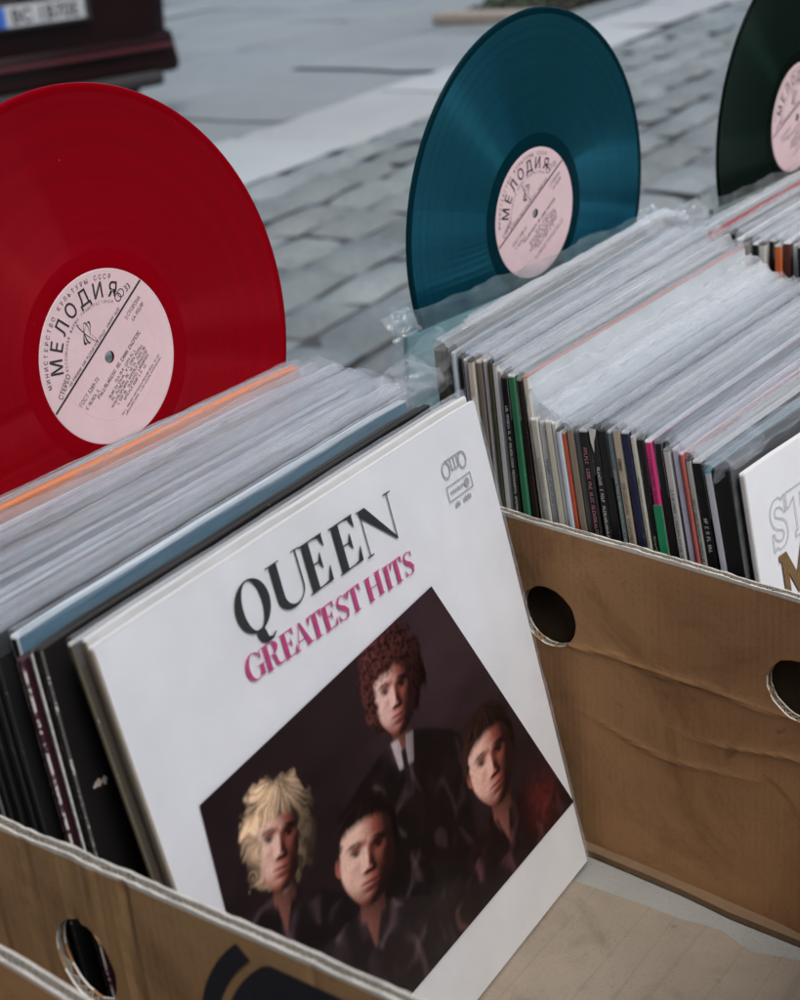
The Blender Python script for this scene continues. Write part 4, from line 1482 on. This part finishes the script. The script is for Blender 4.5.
    side_h = sstep(sd, sd + .14, np.abs(X) + .12 * n4 + .10 * n1 + .05 * n2) * sstep(low - .1, low + .25, Y)
    put(np.clip(np.maximum(top_, side_h), 0, 1) * hm, hair)
person(176.5, 197, 23.0, 9, (.115, .034, .030), 'curly', (.80, .50, .42), (.020, .012, .013), 11, shirt=(.50, .40, .40), wf=1.12)
person(243, 116, 27.0, 3, (.060, .024, .019), 'neat', (.82, .50, .40), (.030, .013, .014), 31, wf=1.22)
person(66.5, 176, 23.5, 17, (.86, .58, .36), 'full', (.84, .54, .42), (.030, .018, .021), 51, wf=1.06)
person(122, 132, 26.0, 16, (.030, .016, .014), 'short', (.84, .54, .42), (.052, .032, .036), 71, wf=1.26)
# red glow on the right hand sitter's jacket
g_ = np.exp(-(((U - 282) / 16) ** 2 + ((V - 66) / 16) ** 2))
img += (g_ * (.3 + vnoise(U, V, 4, 91)))[..., None] * np.array([.09, .009, .008])
for _ in range(1):                            # the soft focus of a screened print
    q = np.pad(img, ((1, 1), (1, 1), (0, 0)), 'edge')
    img = (q[:-2, 1:-1] + q[2:, 1:-1] + q[1:-1, :-2] + q[1:-1, 2:] + 2 * img) / 6
img *= (.90 + .20 * vnoise(U, V, 1.0, 99))[..., None]
verts = np.stack([U.ravel() * mm, V.ravel() * mm, np.zeros(U.size)], 1)
idx = np.arange(U.size).reshape(U.shape)
faces = np.stack([idx[:-1, :-1], idx[:-1, 1:], idx[1:, 1:], idx[1:, :-1]], -1).reshape(-1, 4)
me = bpy.data.meshes.new('portrait_print')
me.from_pydata(verts.tolist(), [], faces.tolist())
ca_ = me.color_attributes.new('print_colour', 'FLOAT_COLOR', 'POINT')
ca_.data.foreach_set('color', np.concatenate([np.clip(img.reshape(-1, 3), 0, 1), np.ones((U.size, 1))], 1).astype(np.float32).ravel())
t = NT('portrait_print')
at = t.n('Attribute', attribute_name='print_colour')
t.l(at.outputs['Color'], t.b.inputs['Base Color'])
t.set(Roughness=.5, Specular_IOR_Level=.15)
on_front(me, 'portrait_print', t.m, cov, .0001)

# clear film bag round the front album: open at the top, a little slack at the right
bm = bmesh.new()
nu = 60
def bag_sheet(y0_, s):
    g = []
    for i in range(nu + 1):
        row = []
        for j in range(nu + 1):
            x = -.0015 + (QW + .0050) * i / nu
            z = -.0004 + (QW + .0030) * j / nu
            q = Vector((x * 14, z * 14, s))
            e = min(1, min(i, nu - i, j, nu - j) / 8)
            row.append(bm.verts.new((x + (.0006 * mnoise.noise(Vector((z * 25, 0, s))) if i in (0, nu) else 0), y0_ - s * (.0006 + .0008 * e * (1 + mnoise.noise(q))), z)))
        g.append(row)
    for i in range(nu):
        for j in range(nu):
            bm.faces.new((g[i][j], g[i + 1][j], g[i + 1][j + 1], g[i][j + 1])).smooth = True
    return g
ga = bag_sheet(FY - .0004, 1)
gb = bag_sheet(.0024, -1)
for k in (0, nu):
    for j in range(nu):
        bm.faces.new((ga[k][j], ga[k][j + 1], gb[k][j + 1], gb[k][j]))
t = NT('album_bag_film')
v_ = t.coord('Object')
nz_ = t.noise(9, 4, .6, v_, .6)
lw = t.n('LayerWeight')
lw.inputs['Blend'].default_value = .35
fx_ = t.math('ADD', t.math('MULTIPLY', lw.outputs['Fresnel'], .28), .006)
fx_ = t.math('ADD', fx_, t.math('MULTIPLY', t.ramp(nz_.outputs[0], [(.5, (0, 0, 0)), (.8, (1, 1, 1))]).outputs[0], .04), True)
tr = t.n('BsdfTransparent')
tr.inputs['Color'].default_value = (.985, .99, .995, 1)
gl_ = t.n('BsdfGlossy')
gl_.inputs['Roughness'].default_value = .14
bp = t.n('Bump')
bp.inputs['Strength'].default_value = .25
bp.inputs['Distance'].default_value = .004
t.l(nz_.outputs[0], bp.inputs['Height'])
t.l(bp.outputs[0], gl_.inputs['Normal'])
mx = t.n('MixShader')
t.l(fx_, mx.inputs[0])
t.l(tr.outputs[0], mx.inputs[1])
t.l(gl_.outputs[0], mx.inputs[2])
t.l(mx.outputs[0], t.out.inputs[0])
bag = link_bm('plastic_cover', bm, t.m, alb)
bm = bmesh.new()
g = []
for j in range(81):
    z = QW * j / 80
    w_ = .0026 + .0010 * mnoise.noise(Vector((z * 30, 3, 1)))
    g.append([bm.verts.new((QW + .0006 + w_ * k / 3, .0008 * mnoise.noise(Vector((z * 40, k, 8))) - .0004 * k, z)) for k in range(4)])
for j in range(80):
    for k in range(3):
        bm.faces.new((g[j][k], g[j][k + 1], g[j + 1][k + 1], g[j + 1][k])).smooth = True
link_bm('bag_seam', bm, FILM_MILK, bag)

# ------------------------------------------------------------------ the three coloured discs
make_record('red_record', 'translucent red record standing up behind the front box of sleeves', (.1833, .2449, .3518), .0839, .002, (.235, .0002, .0050), .10, R(34.4), 2.2)
make_record('blue_record', 'teal blue record standing up behind the middle box of sleeves', (.6004, .2193, .3400), -.0252, -.0776, (.0004, .019, .028), .10, R(31.4), 3.0)
make_record('black_record', 'dark green black record standing at the far right edge of the frame', (.9776, .1661, .3472), -.0267, -.0601, (.0016, .005, .0035), .03, R(24), .25)

# open pockets the discs are pulled out of
def pocket(label, centre, tilt, yaw, ztop, col, group, film_mat=None, wave=.004, rise=.0, H=.312):
    W = .3125
    u_ = Vector((math.cos(yaw), math.sin(yaw), 0))
    v__ = Vector((-math.sin(yaw) * math.sin(tilt), math.cos(yaw) * math.sin(tilt), math.cos(tilt)))
    top_c = Vector(centre) + v__ * ((ztop - centre[2]) / v__.z)
    base = top_c - v__ * H - u_ * (W / 2)
    root = thing('record_sleeve', label, 'record sleeve', base, (-tilt, 0, yaw), group)
    bm = bmesh.new()
    for (a, b_) in ((-.0022, -.0017), (.0017, .0022)):
        add_box(bm, 0, W, a, b_, 0, H)
    add_box(bm, 0, .0005, -.0016, .0016, 0, H)
    add_box(bm, .0006, W, -.0016, .0016, 0, .0006)
    link_bm('cover', bm, paper(col, .5), root)
    # crumpled bag mouth in front of the disc
    bm = bmesh.new()
    nu_, nv_ = 90, 14
    for side_ in (-1, 1):
        g = []
        for i in range(nu_ + 1):
            row = []
            for j in range(nv_ + 1):
                x = -.006 + (W + .012) * i / nu_
                s = j / nv_
                rz = rise + wave * (smooth_noise(x * 13, 3 + side_) + .6 * smooth_noise(x * 37, 8))
                z = H - .05 + (.05 + rz) * s
                q = Vector((x * 45, s * 3, 5 + side_))
                y = side_ * (.0032 + .004 * s * s * (1 + mnoise.noise(q))) + .0022 * s * mnoise.noise(q * 1.9)
                row.append(bm.verts.new((x, y, z + .0015 * s * mnoise.noise(q * 2.3))))
            g.append(row)
        for i in range(nu_):
            for j in range(nv_):
                bm.faces.new((g[i][j], g[i + 1][j], g[i + 1][j + 1], g[i][j + 1])).smooth = True
    link_bm('plastic_cover', bm, film_mat or FILM, root)
    return root
pocket('opened clear sleeve that the red record is pulled out of', (.1833, .2449, .3518),   .0839, .002, .2955, grey(.5), GL, FILM_CLEAR, .0015, .0)
GR = 'record sleeves packed in the middle box'
pocket('opened sleeve with a crumpled teal tinted bag mouth round the blue record', (.6004, .2193, .3400), -.0252, -.0776, .2860, (.25, .42, .46), GR, FILM_TEAL, .007, .020, .309)

# ------------------------------------------------------------------ middle box of sleeves
def yl(y):
    return .339 + .122 * y
right = [
    # y, ztop, t, spine, front, top, text, label, film
    (.1385, .3195, .0080, (.040, .041, .026), (.03, .03, .02), (.07, .07, .05), None, 'thick dark olive sleeve with a rounded corner at the back of the middle box', 'clear'),
    (.1270, .3180, .0026, (.34, .44, .47), None, grey(.5), None, 'thin pale blue sleeve beside the thick olive one', 'milk'),
    (.1225, .3172, .0036, (.012, .012, .014), None, grey(.45), (.6, .6, .6), 'black sleeve with white spine print near the thick olive one', 'milk'),
    (.1180, .3168, .0030, (.45, .47, .46), None, grey(.5), None, 'pale grey sleeve next to the black one with white print at the back', 'milk'),
    (.1130, .3165, .0046, (.50, .46, .38), None, grey(.5), None, 'wide cream sleeve towards the back of the middle box', 'milk'),
    (.1075, .3160, .0040, (.17, .145, .12), None, (.45, .36, .30), None, 'brown grey sleeve in front of the wide cream one', 'milk'),
    (.1025, .3165, .0036, (.50, .50, .48), None, grey(.55), None, 'off white sleeve between the brown grey and the dark olive spine', 'milk'),
    (.0985, .3165, .0030, (.055, .06, .03), None, grey(.45), None, 'slim dark olive sleeve behind two white ones', 'milk'),
    (.0945, .3175, .0038, (.55, .56, .56), None, grey(.6), None, 'white sleeve right after the slim dark olive spine', 'milk'),
    (.0910, .3140, .0034, (.40, .41, .42), None, grey(.5), None, 'light grey sleeve just behind the black one with a long white title', 'milk'),
    (.0868, .3090, .0048, (.012, .012, .012), None, grey(.5), (.62, .62, .6), 'black sleeve with a long white title, behind the green one', 'milk'),
    (.0812, .3110, .0048, (.035, .16, .085), None, grey(.45), None, 'dark green sleeve in the middle box', 'milk'),
    (.0760, .3100, .0042, (.022, .016, .012), None, grey(.42), None, 'dark brown sleeve in front of the green one', 'milk'),
    (.0712, .3130, .0040, (.55, .52, .44), (.50, .53, .54), (.40, .19, .17), None, 'cream sleeve with a rosy red top edge', 'thin'),
    (.0655, .2870, .0050, (.46, .45, .40), None, grey(.5), (.25, .24, .22), 'beige spined sleeve with faint print, first under the rumpled film', 'drape'),
    (.0602, .2865, .0046, (.52, .53, .53), None, grey(.55), (.04, .08, .22), 'white sleeve with blue spine print', 'drape'),
    (.0552, .2868, .0046, (.53, .52, .43), None, grey(.5), None, 'ivory sleeve with an olive edge beside the blue print one', 'drape'),
    (.0508, .2864, .0036, (.58, .58, .57), None, grey(.6), None, 'plain white sleeve behind the pale blue one', 'milk'),
    (.0472, .2856, .0034, (.46, .53, .60), None, grey(.55), None, 'pale blue white sleeve behind the orange red one', 'milk'),
    (.0436, .2852, .0034, (.52, .085, .04), None, (.4, .35, .3), None, 'orange red sleeve in the middle box', 'milk'),
    (.0392, .2856, .0048, (.235, .185, .135), None, grey(.5), None, 'tan brown sleeve in front of the orange red one', 'milk'),
    (.0340, .2866, .0040, (.09, .095, .095), None, (.12, .13, .13), None, 'dark grey sleeve in front of the tan brown one', 'milk'),
    (.0290, .2876, .0060, (.010, .010, .011), None, (.30, .32, .33), (.46, .18, .22), 'black sleeve with pink spine lettering', 'milk'),
    (.0222, .2890, .0050, (.011, .011, .012), None, grey(.5), (.62, .62, .6), 'black sleeve with a white chipped corner and short white print', 'milk'),
    (.0166, .2905, .0058, (.010, .010, .010), None, (.03, .035, .035), None, 'plain black sleeve between the chipped corner and the mottled teal spine', 'milk'),
    (.0104, .2915, .0038, (.13, .17, .17), None, grey(.55), (.42, .5, .5), 'mottled teal grey sleeve behind the tan one with STEREO', 'milk'),
    (.0058, .2925, .0050, (.40, .34, .26), None, grey(.6), ('STEREO', (.02, .018, .015)), 'tan sleeve with the word STEREO on its spine', 'milk'),
    (-.0004, .2935, .0050, (.014, .018, .05), None, grey(.55), None, 'navy sleeve next to the tan STEREO spine', 'milk'),
    (-.0054, .2935, .0032, (.47, .46, .40), None, grey(.5), (.03, .03, .03), 'slim cream sleeve with black marks, after the navy one', 'milk'),
    (-.0102, .2925, .0044, (.012, .012, .012), None, (.10, .11, .12), (.5, .47, .32), 'black sleeve with small yellowish print, behind the pink and green spine', 'milk'),
    (-.0156, .2915, .0044, (.50, .030, .16), None, grey(.5), (.02, .02, .02), 'sleeve with a half pink, half green spine', 'milk'),
    (-.0214, .2915, .0056, (.012, .013, .013), None, (.10, .11, .12), None, 'black sleeve in front of the pink and green spine', 'milk'),
    (-.0272, .2900, .0044, (.45, .45, .43), None, grey(.5), (.02, .02, .02), 'white spined sleeve speckled with black', 'milk'),
    (-.0330, .2890, .0042, (.47, .45, .56), None, (.46, .42, .46), None, 'lavender white sleeve beside the speckled one', 'milk'),
    (-.0372, .2885, .0024, (.42, .10, .08), None, (.5, .4, .42), None, 'thin rust red sleeve beside the lavender one', 'milk'),
    (-.0412, .2875, .0036, (.35, .35, .33), (.01, .01, .01), (.05, .05, .05), (.02, .02, .02), 'black and white edged sleeve before the white titled black spine', 'milk'),
    (-.0466, .2845, .0060, (.011, .011, .012), None, grey(.55), (.55, .55, .55), 'black sleeve with one short white word, third from the white album', 'milk'),
    (-.0540, .2830, .0044, (.50, .53, .58), (.02, .02, .02), (.04, .20, .24), None, 'pale spined sleeve with a teal top corner beside the glossy black one', 'milk'),
    (-.0620, .2840, .0110, (.010, .011, .012), (.012, .012, .012), (.03, .032, .035), None, 'thick glossy black sleeve in crumpled clear plastic behind the white album with outlined letters', 'bag'),
]
tl_y = [(.14, .05), (.09, .055), (.081, .077), (.0655, .118), (.03, .131), (0, .156), (-.02, .16), (-.054, .19), (-.09, .19)]
def interp(tab, y):
    tab = sorted(tab)
    return float(np.interp(y, [a for a, _ in tab], [b_ for _, b_ in tab]))
right_c = {}
for i, (y, zt, th, sp, fr, tp, tx, lab_, fm) in enumerate(right):
    tl_ = interp(tl_y, y)
    yw = R(interp([(.14, 4.5), (.07, .6), (0, -.6), (-.03, -1.5), (-.09, -5.5)], y))
    kw = dict(film=fm != 'none', flap=.0022 + .0045 * rnd.random() ** 2, lift=.0025 + .0035 * rnd.random(), drop=.0008, crinkle=.0007, down=.03, over=.006)
    if fm == 'clear':
        kw.update(film_mat=FILM_MILK, flap=.008, lift=.004)
    if fm == 'milk' and i == 12:
        kw.update(flap=.004)
    if fm == 'thin':
        kw.update(flap=.002, lift=.001, film_mat=FILM_CLEAR)
    if fm == 'drape':
        kw.update(flap=.009, lift=(.016, .010, .007)[i - 14], crinkle=.0020, drop=.002, over=.010, film_mat=FILM_MILK)
    if i in (4, 8, 17, 24, 31):
        kw.update(flap=.014, lift=.007, crinkle=.0020, film_mat=FILM_CLEAR, over=.010)
    if fm == 'bag':
        kw.update(flap=.013, lift=.006, crinkle=.0016, drop=.001, down=.26, film_mat=FILM_CLEAR, x0=-.003)
    H = .3115
    tlen = {2: .16, 10: .11, 14: .10, 15: .16, 22: .20, 23: .05, 25: .24, 26: .16, 28: .22, 29: .10, 30: .07, 32: .24, 35: .22, 36: .022}.get(i, .1)
    tat = {22: .012, 30: .012, 36: .035, 10: .02, 26: .018, 29: .06}.get(i, .025)
    if fm == 'milk' and tp and max(tp) - min(tp) < .03 and tp[0] > .3:
        k_ = rnd.choice((.12, .35, .7, 1.0, 1.1))
        tp = tuple(c * k_ for c in tp)
    zt += rnd.uniform(-.0018, .0018)
    root, cv = make_sleeve(lab_, yl(y) + rnd.uniform(-.0012, .0012), y, zt, tl_, yw, th, sp, fr, tp, None, .30, tx, H=H, text_len=tlen, text_at=tat, group=GR, seed=100 + i * 7, W=.3125, **kw)
    right_c[i] = (root, cv, th, H)
    if i == 30:                               # green lower half of the pink spine
        bm = bmesh.new()
        add_box(bm, -.0004, .0014, -th / 2 - .0002, th / 2 + .0002, .002, H - .040)
        link_bm('green_spine_half', bm, paper((.02, .22, .10), .5), cv)
# a white chipped fleck on the spine of the black sleeve
root, cv, th, H = right_c[23]
bm = bmesh.new()
pts = [(-th * .5, H - .0015), (th * .5, H - .0005), (th * .45, H - .010), (th * .2, H - .016), (0, H - .009), (-th * .3, H - .005)]
vs = [bm.verts.new((-.0005, y_, z_)) for y_, z_ in pts]
bm.faces.new(vs)
link_bm('chipped_corner', bm, paper((.55, .54, .5), .8), cv)

# loose film corners that stand up from the packed sleeves
def crumple(name, parent_root, origin, ux, uy, nx, amp, seed, mat, rag=.12):
    """a crushed piece of the bag; origin/ux/uy in world space"""
    bm = bmesh.new()
    inv = Matrix.Translation(parent_root.location) @ parent_root.rotation_euler.to_matrix().to_4x4()
    inv = inv.inverted()
    nrm = ux.cross(uy).normalized()
    g = []
    for i in range(nx + 1):
        row = []
        for j in range(nx + 1):
            s, t_ = i / nx - .5, j / nx - .5
            q = Vector((s * 4, t_ * 4, seed))
            fold = 1.1 * mnoise.noise(q * .55) + .5 * (1 - 2.4 * abs(mnoise.noise(q * .8 + Vector((2, 5, 1))))) + .10 * mnoise.noise(q * 2.2)
            k = 1 - rag * (mnoise.noise(Vector((s * 6, t_ * 6, seed + 3))) + .3) * (abs(s) + abs(t_))
            p = origin + ux * s * k + uy * t_ * k + nrm * amp * fold - nrm * amp * 2.0 * (s * s + t_ * t_)
            row.append(bm.verts.new(inv @ p))
        g.append(row)
    for i in range(nx):
        for j in range(nx):
            bm.faces.new((g[i][j], g[i + 1][j], g[i + 1][j + 1], g[i][j + 1])).smooth = True
    return link_bm(name, bm, mat, parent_root)

# ------------------------------------------------------------------ white album at the right edge
al2 = thing('record_album', 'white album with outlined ST letters and a brown M at right edge', 'record album')
T_, Y_ = .185, R(-5.5)
H2 = .3115
tl_pt = Vector((.3305, -.0745, .2850))
d = Vector((math.sin(Y_) * math.sin(T_), -math.cos(Y_) * math.sin(T_), -math.cos(T_)))
al2.location = tl_pt + d * H2
al2.rotation_euler = (-T_, 0, Y_)
c2 = link_bm('cover', cover_mesh(.3125, H2, .0036, 1, seed=5), [paper((.66, .68, .70), .42, .03), worn_edge((.5, .5, .49), .5), paper((.5, .5, .49), .5), worn_edge((.6, .6, .6), .4)], al2)
def slab_letter(ch, w, s=.28, k=.10):
    """bold block letters with slab feet, unit height"""
    if ch == 'T':
        return [(0, 1), (0, .66), (k, .66), (w / 2 - s / 2, .80), (w / 2 - s / 2, .14), (w / 2 - s / 2 - k, .14), (w / 2 - s / 2 - k, 0), (w / 2 + s / 2 + k, 0), (w / 2 + s / 2 + k, .14), (w / 2 + s / 2, .14), (w / 2 + s / 2, .80), (w - k, .66), (w, .66), (w, 1)]
    if ch == 'S':
        return [(w, .64), (w, 1), (w - .08, 1), (w - .12, .94), (w * .62, 1.02), (w * .30, 1.0), (.04, .86), (0, .68), (.08, .50), (w * .32, .40), (w * .66, .32), (w * .70, .24), (w * .60, .17), (w * .40, .17), (w * .20, .24), (.10, .36), (0, .36), (0, 0), (.08, 0), (.12, .06),
                (w * .36, -.02), (w * .70, 0), (w * .94, .12), (w, .30), (w * .94, .46), (w * .72, .56), (w * .36, .66), (w * .32, .74), (w * .40, .81), (w * .58, .81), (w * .76, .75), (w * .88, .64)]
    if ch == 'M':
        return [(0, 1), (.30, 1), (w / 2, .46), (w - .30, 1), (w, 1), (w, .86), (w - .08, .86), (w - .08, .14), (w, .14), (w, 0), (w - .42, 0), (w - .42, .14), (w - .34, .14), (w - .34, .56), (w / 2 + .02, .06), (w / 2 - .02, .06), (.30, .56), (.30, .14), (.38, .14), (.38, 0), (0, 0), (0, .14), (.08, .14), (.08, .86), (0, .86)]
def offset_poly(p, d_):
    n_ = len(p)
    area = sum(p[i][0] * p[(i + 1) % n_][1] - p[(i + 1) % n_][0] * p[i][1] for i in range(n_))
    sg = 1 if area > 0 else -1
    r = []
    for i in range(n_):
        a, b_, c = Vector(p[i - 1]), Vector(p[i]), Vector(p[(i + 1) % n_])
        e1, e2 = (b_ - a).normalized(), (c - b_).normalized()
        n1, n2 = Vector((-e1.y, e1.x)) * sg, Vector((-e2.y, e2.x)) * sg
        m = (n1 + n2)
        m = m.normalized() / max(.45, m.normalized().dot(n1)) if m.length > .01 else n1
        r.append(tuple(b_ + m * d_))
    return r
bm = bmesh.new()
sc = .0262
for ch, x0, w in (('S', .0180, .66), ('T', .0365, .92), ('E', .0620, .66)):
    if ch == 'E':
        p_ = [(0, 0), (.62, 0), (.62, .34), (.52, .34), (.46, .18), (.38, .18), (.38, .42), (.50, .42), (.50, .60), (.38, .60), (.38, .82), (.46, .82), (.52, .66), (.62, .66), (.62, 1), (0, 1), (0, .86), (.08, .86), (.08, .14), (0, .14)]
    else:
        p_ = slab_letter(ch, w)
    p_ = [(x * sc + x0, y * sc * 1.10 + .2578) for x, y in p_]
    join_flat(bm, fill2d([p_, offset_poly(p_, .0006)]))
def on2(bm, name, mat):
    bm.transform(Matrix.Translation((0, -.0018 - .00085, 0)) @ Matrix.Rotation(R(90), 4, 'X'))
    return link_bm(name, bm, mat, c2)
on2(bm, 'outlined_lettering', ink((.36, .39, .42), .6, 'outline_ink'))
bm = bmesh.new()
p_ = [(x * sc * 1.02 + .0212, y * sc * 1.15 + .2243) for x, y in slab_letter('M', 1.25)]
join_flat(bm, fill2d([p_]))
on2(bm, 'brown_lettering', ink((.150, .088, .036), .6, 'brown_ink'))
bm = bmesh.new()
p_ = [(.022, .2165), (.100, .2165), (.100, .2178), (.022, .2178)]
join_flat(bm, fill2d([p_]))
on2(bm, 'printed_rule', ink((.05, .04, .035), .6, 'dark_ink'))

# ---- hidden sleeves between the blue record and the visible ones fill the back of the middle box
for k in range(7):
    y = .150 + k * .0075
    make_sleeve(['plain grey sleeve, first behind the thick olive one', 'white sleeve, second behind the thick olive one', 'cream sleeve, third behind the thick olive one', 'grey blue sleeve, fourth behind the thick olive one',
                 'white wrapped sleeve, third in front of the blue record', 'pale wrapped sleeve, second in front of the blue record', 'milky wrapped sleeve, right in front of the blue record'][k],
                .400 + .012 * k, y, .3165 - .0035 * k, .045, R(3.5 - .8 * k), .0045, grey(.42), None, grey(.5), None, .4, None, True, .005, group=GR, H=.3115, down=.03, crinkle=.001)

# ---- middle box itself (its side walls are mostly behind the front box wall)
box_b = thing('cardboard_box', 'brown cardboard box behind the front box, holding the middle row of sleeves', 'cardboard box', (.5, 0, -.030))
board('side_wall', -.250, .275, .238, box_b, (.3325 - .5, 0, 0), R(-7.0), [SHADED_BOARD, CARD, FLUTE_M, CARD_EDGE], (), lambda p: ((.008 + .008 * min(1, max(0, (.03 - p.y) * 7))) * (1 - p.z / .238), 0, 0), seed=12)
board('side_wall', -.250, .275, .238, box_b, (.680 - .5, 0, 0), R(-3.0), MATS_OUT, seed=13)
bm = bmesh.new()
add_box(bm, .337 - .5, .672 - .5, -.243, .262, 0.0005, .0045)
for v in bm.verts:
    v.co.x += v.co.y * (.122 if v.co.x < 0 else .052)
link_bm('box_base', bm, CARD, box_b)
bm = bmesh.new()
add_box(bm, .372 - .5, .660 - .5, .055, .255, .0050, .0300)
bevel_all(bm, .002, 1)
link_bm('folded_base_flap', bm, CARD, box_b)
for y_, xa, xb in ((.264, .372, .689), (-.2475, .309, .664)):
    o = board('end_wall', xa, xb, .236, box_b, (0, 0, 0), 0, MATS_OUT, seed=14)
    o.matrix_basis = Matrix.Translation((-.5, y_, 0)) @ Matrix(((0, 1, 0, 0), (1, 0, 0, 0), (0, 0, 1, 0), (0, 0, 0, 1)))

# ------------------------------------------------------------------ far box
GF = 'record sleeves packed in the far right box'
cols = [(.0, (.45, .38, .36), 'grey pink sleeve beside the dark record in the far box'), (1, (.012, .012, .012), 'black sleeve behind the bright red one in the far box'), (2, (.50, .012, .016), 'bright red sleeve in the far box'),
        (3, (.10, .07, .05), 'brown sleeve in front of the bright red one'), (4, (.25, .22, .10), 'olive yellow sleeve in the far box'), (5, (.008, .02, .024), 'teal black sleeve in the far box'),
        (6, (.34, .35, .35), 'light grey sleeve in the far box'), (7, (.16, .145, .125), 'taupe sleeve in the far box'), (8, (.015, .03, .02), 'dark green sleeve in the far box'), (9, (.55, .54, .5), 'white sleeve between dark green and black in the far box'),
        (10, (.02, .012, .01), 'black sleeve behind the orange one in the far box'), (11, (.55, .13, .04), 'orange sleeve in the far box'), (12, (.10, .03, .02), 'dark rust sleeve in front of the orange one'),
        (13, (.55, .55, .54), 'white sleeve at the right edge of the frame in the far box'), (14, (.012, .012, .012), 'black sleeve at the right edge of the frame in the far box')]
for k, c, lab_ in cols:
    y = .1380 - k * .0068
    tk_ = rnd.choice((.08, .2, .35, .5))
    make_sleeve(lab_, .712 - .0010 * k + rnd.uniform(-.004, .004), y, .3075 + rnd.uniform(-.004, .003), .05, R(1.0), .0056, c, None, grey(tk_), c, .35, None, True, .002 + .006 * rnd.random(), group=GF, H=.3115, down=.012, lift=.0045, crinkle=.0012, film_mat=FILM, seed=700 + int(k))
pocket('opened sleeve that the dark green black record is pulled out of', (.9776, .1661, .3472), -.0267, -.0601, .2950, (.20, .27, .25), GF, FILM, .006, .012, .3115)
box_c = thing('cardboard_box', 'far brown cardboard box on the right, holding the row with the dark record', 'cardboard box', (.86, 0, -.030))
board('side_wall', -.250, .25, .235, box_c, (.694 - .86, 0, 0), 0, MATS_OUT, seed=15)
board('side_wall', -.250, .25, .235, box_c, (1.150 - .86, 0, 0), 0, MATS_OUT, seed=16)
for y_ in (.240, -.248):
    o = board('end_wall', .701, 1.148, .233, box_c, (0, 0, 0), 0, MATS_OUT, seed=17)
    o.matrix_basis = Matrix.Translation((-.86, y_, 0)) @ Matrix(((0, 1, 0, 0), (1, 0, 0, 0), (0, 0, 1, 0), (0, 0, 0, 1)))
bm = bmesh.new()
add_box(bm, .701 - .86, 1.149 - .86, -.241, .239, .0005, .0275)
link_bm('box_base', bm, CARD, box_c)

# crumpled film corners
rl = [o for o in S.objects if o.get('label', '').startswith('black wrapped sleeve with a rumpled bag')][0]
crumple('film_corner', rl, Vector((.335, .131, .3110)), Vector((.060, .010, .006)), Vector((0, .012, .034)), 34, .0065, 3, FILM_CLEAR)
crumple('film_corner', rl, Vector((.326, .138, .3085)), Vector((.050, .006, .0)), Vector((-.004, .022, .016)), 28, .0050, 9, FILM)
rb = [o for o in S.objects if o.get('label', '').startswith('opened sleeve with a crumpled teal')][0]
crumple('film_corner', rb, Vector((.436, .228, .2990)), Vector((.028, -.004, .003)), Vector((0, .012, .016)), 30, .0032, 5, FILM)
crumple('film_corner', rb, Vector((.768, .206, .2985)), Vector((.032, -.004, .003)), Vector((0, .016, .016)), 30, .0032, 15, FILM)
rf = [o for o in S.objects if o.get('label', '').startswith('opened sleeve that the dark green')][0]
crumple('film_corner', rf, Vector((.800, .182, .2985)), Vector((.034, -.004, .003)), Vector((0, .016, .016)), 26, .0032, 25, FILM)
ro_ = right_c[38][0]
crumple('film_corner', ro_, Vector((.352, -.062, .2890)), Vector((.060, -.004, -.002)), Vector((-.002, .016, .012)), 30, .0045, 35, FILM_CLEAR)

# ------------------------------------------------------------------ neighbouring box that cuts the lower left corner
box_d = thing('cardboard_box', 'edge of another cardboard box out of focus in the bottom left corner', 'cardboard box', (-.25, 0, -.030))
def warp_d(p):
    return (.004 * mnoise.noise(Vector((p.y * 8, p.z * 6, 3))) - .010 * ((p.y - .03) / .1) ** 2 * (p.z / .25) * .15, 0, .002 * math.sin(p.y * 22))
board('side_wall', -.40, .22, .2555, box_d, (-.0965 + .25, 0, 0), R(1.2), [CARD, CARD, FLUTE_M, CARD_EDGE], (), warp_d, seed=21)
board('side_wall', -.40, .22, .2500, box_d, (-.43 + .25, 0, 0), R(1.0), [CARD, CARD, FLUTE_M, CARD_EDGE], (), None, seed=22)
bm = bmesh.new()
add_box(bm, -.423 + .25, -.100 + .25, -.39, .21, .0005, .0045)
link_bm('box_base', bm, CARD, box_d)
for y_ in (-.398, .212):
    o = board('end_wall', -.418, -.104, .248, box_d, (0, 0, 0), 0, MATS_OUT, seed=23)
    o.matrix_basis = Matrix.Translation((.25, y_, 0)) @ Matrix(((0, 1, 0, 0), (1, 0, 0, 0), (0, 0, 1, 0), (0, 0, 0, 1)))
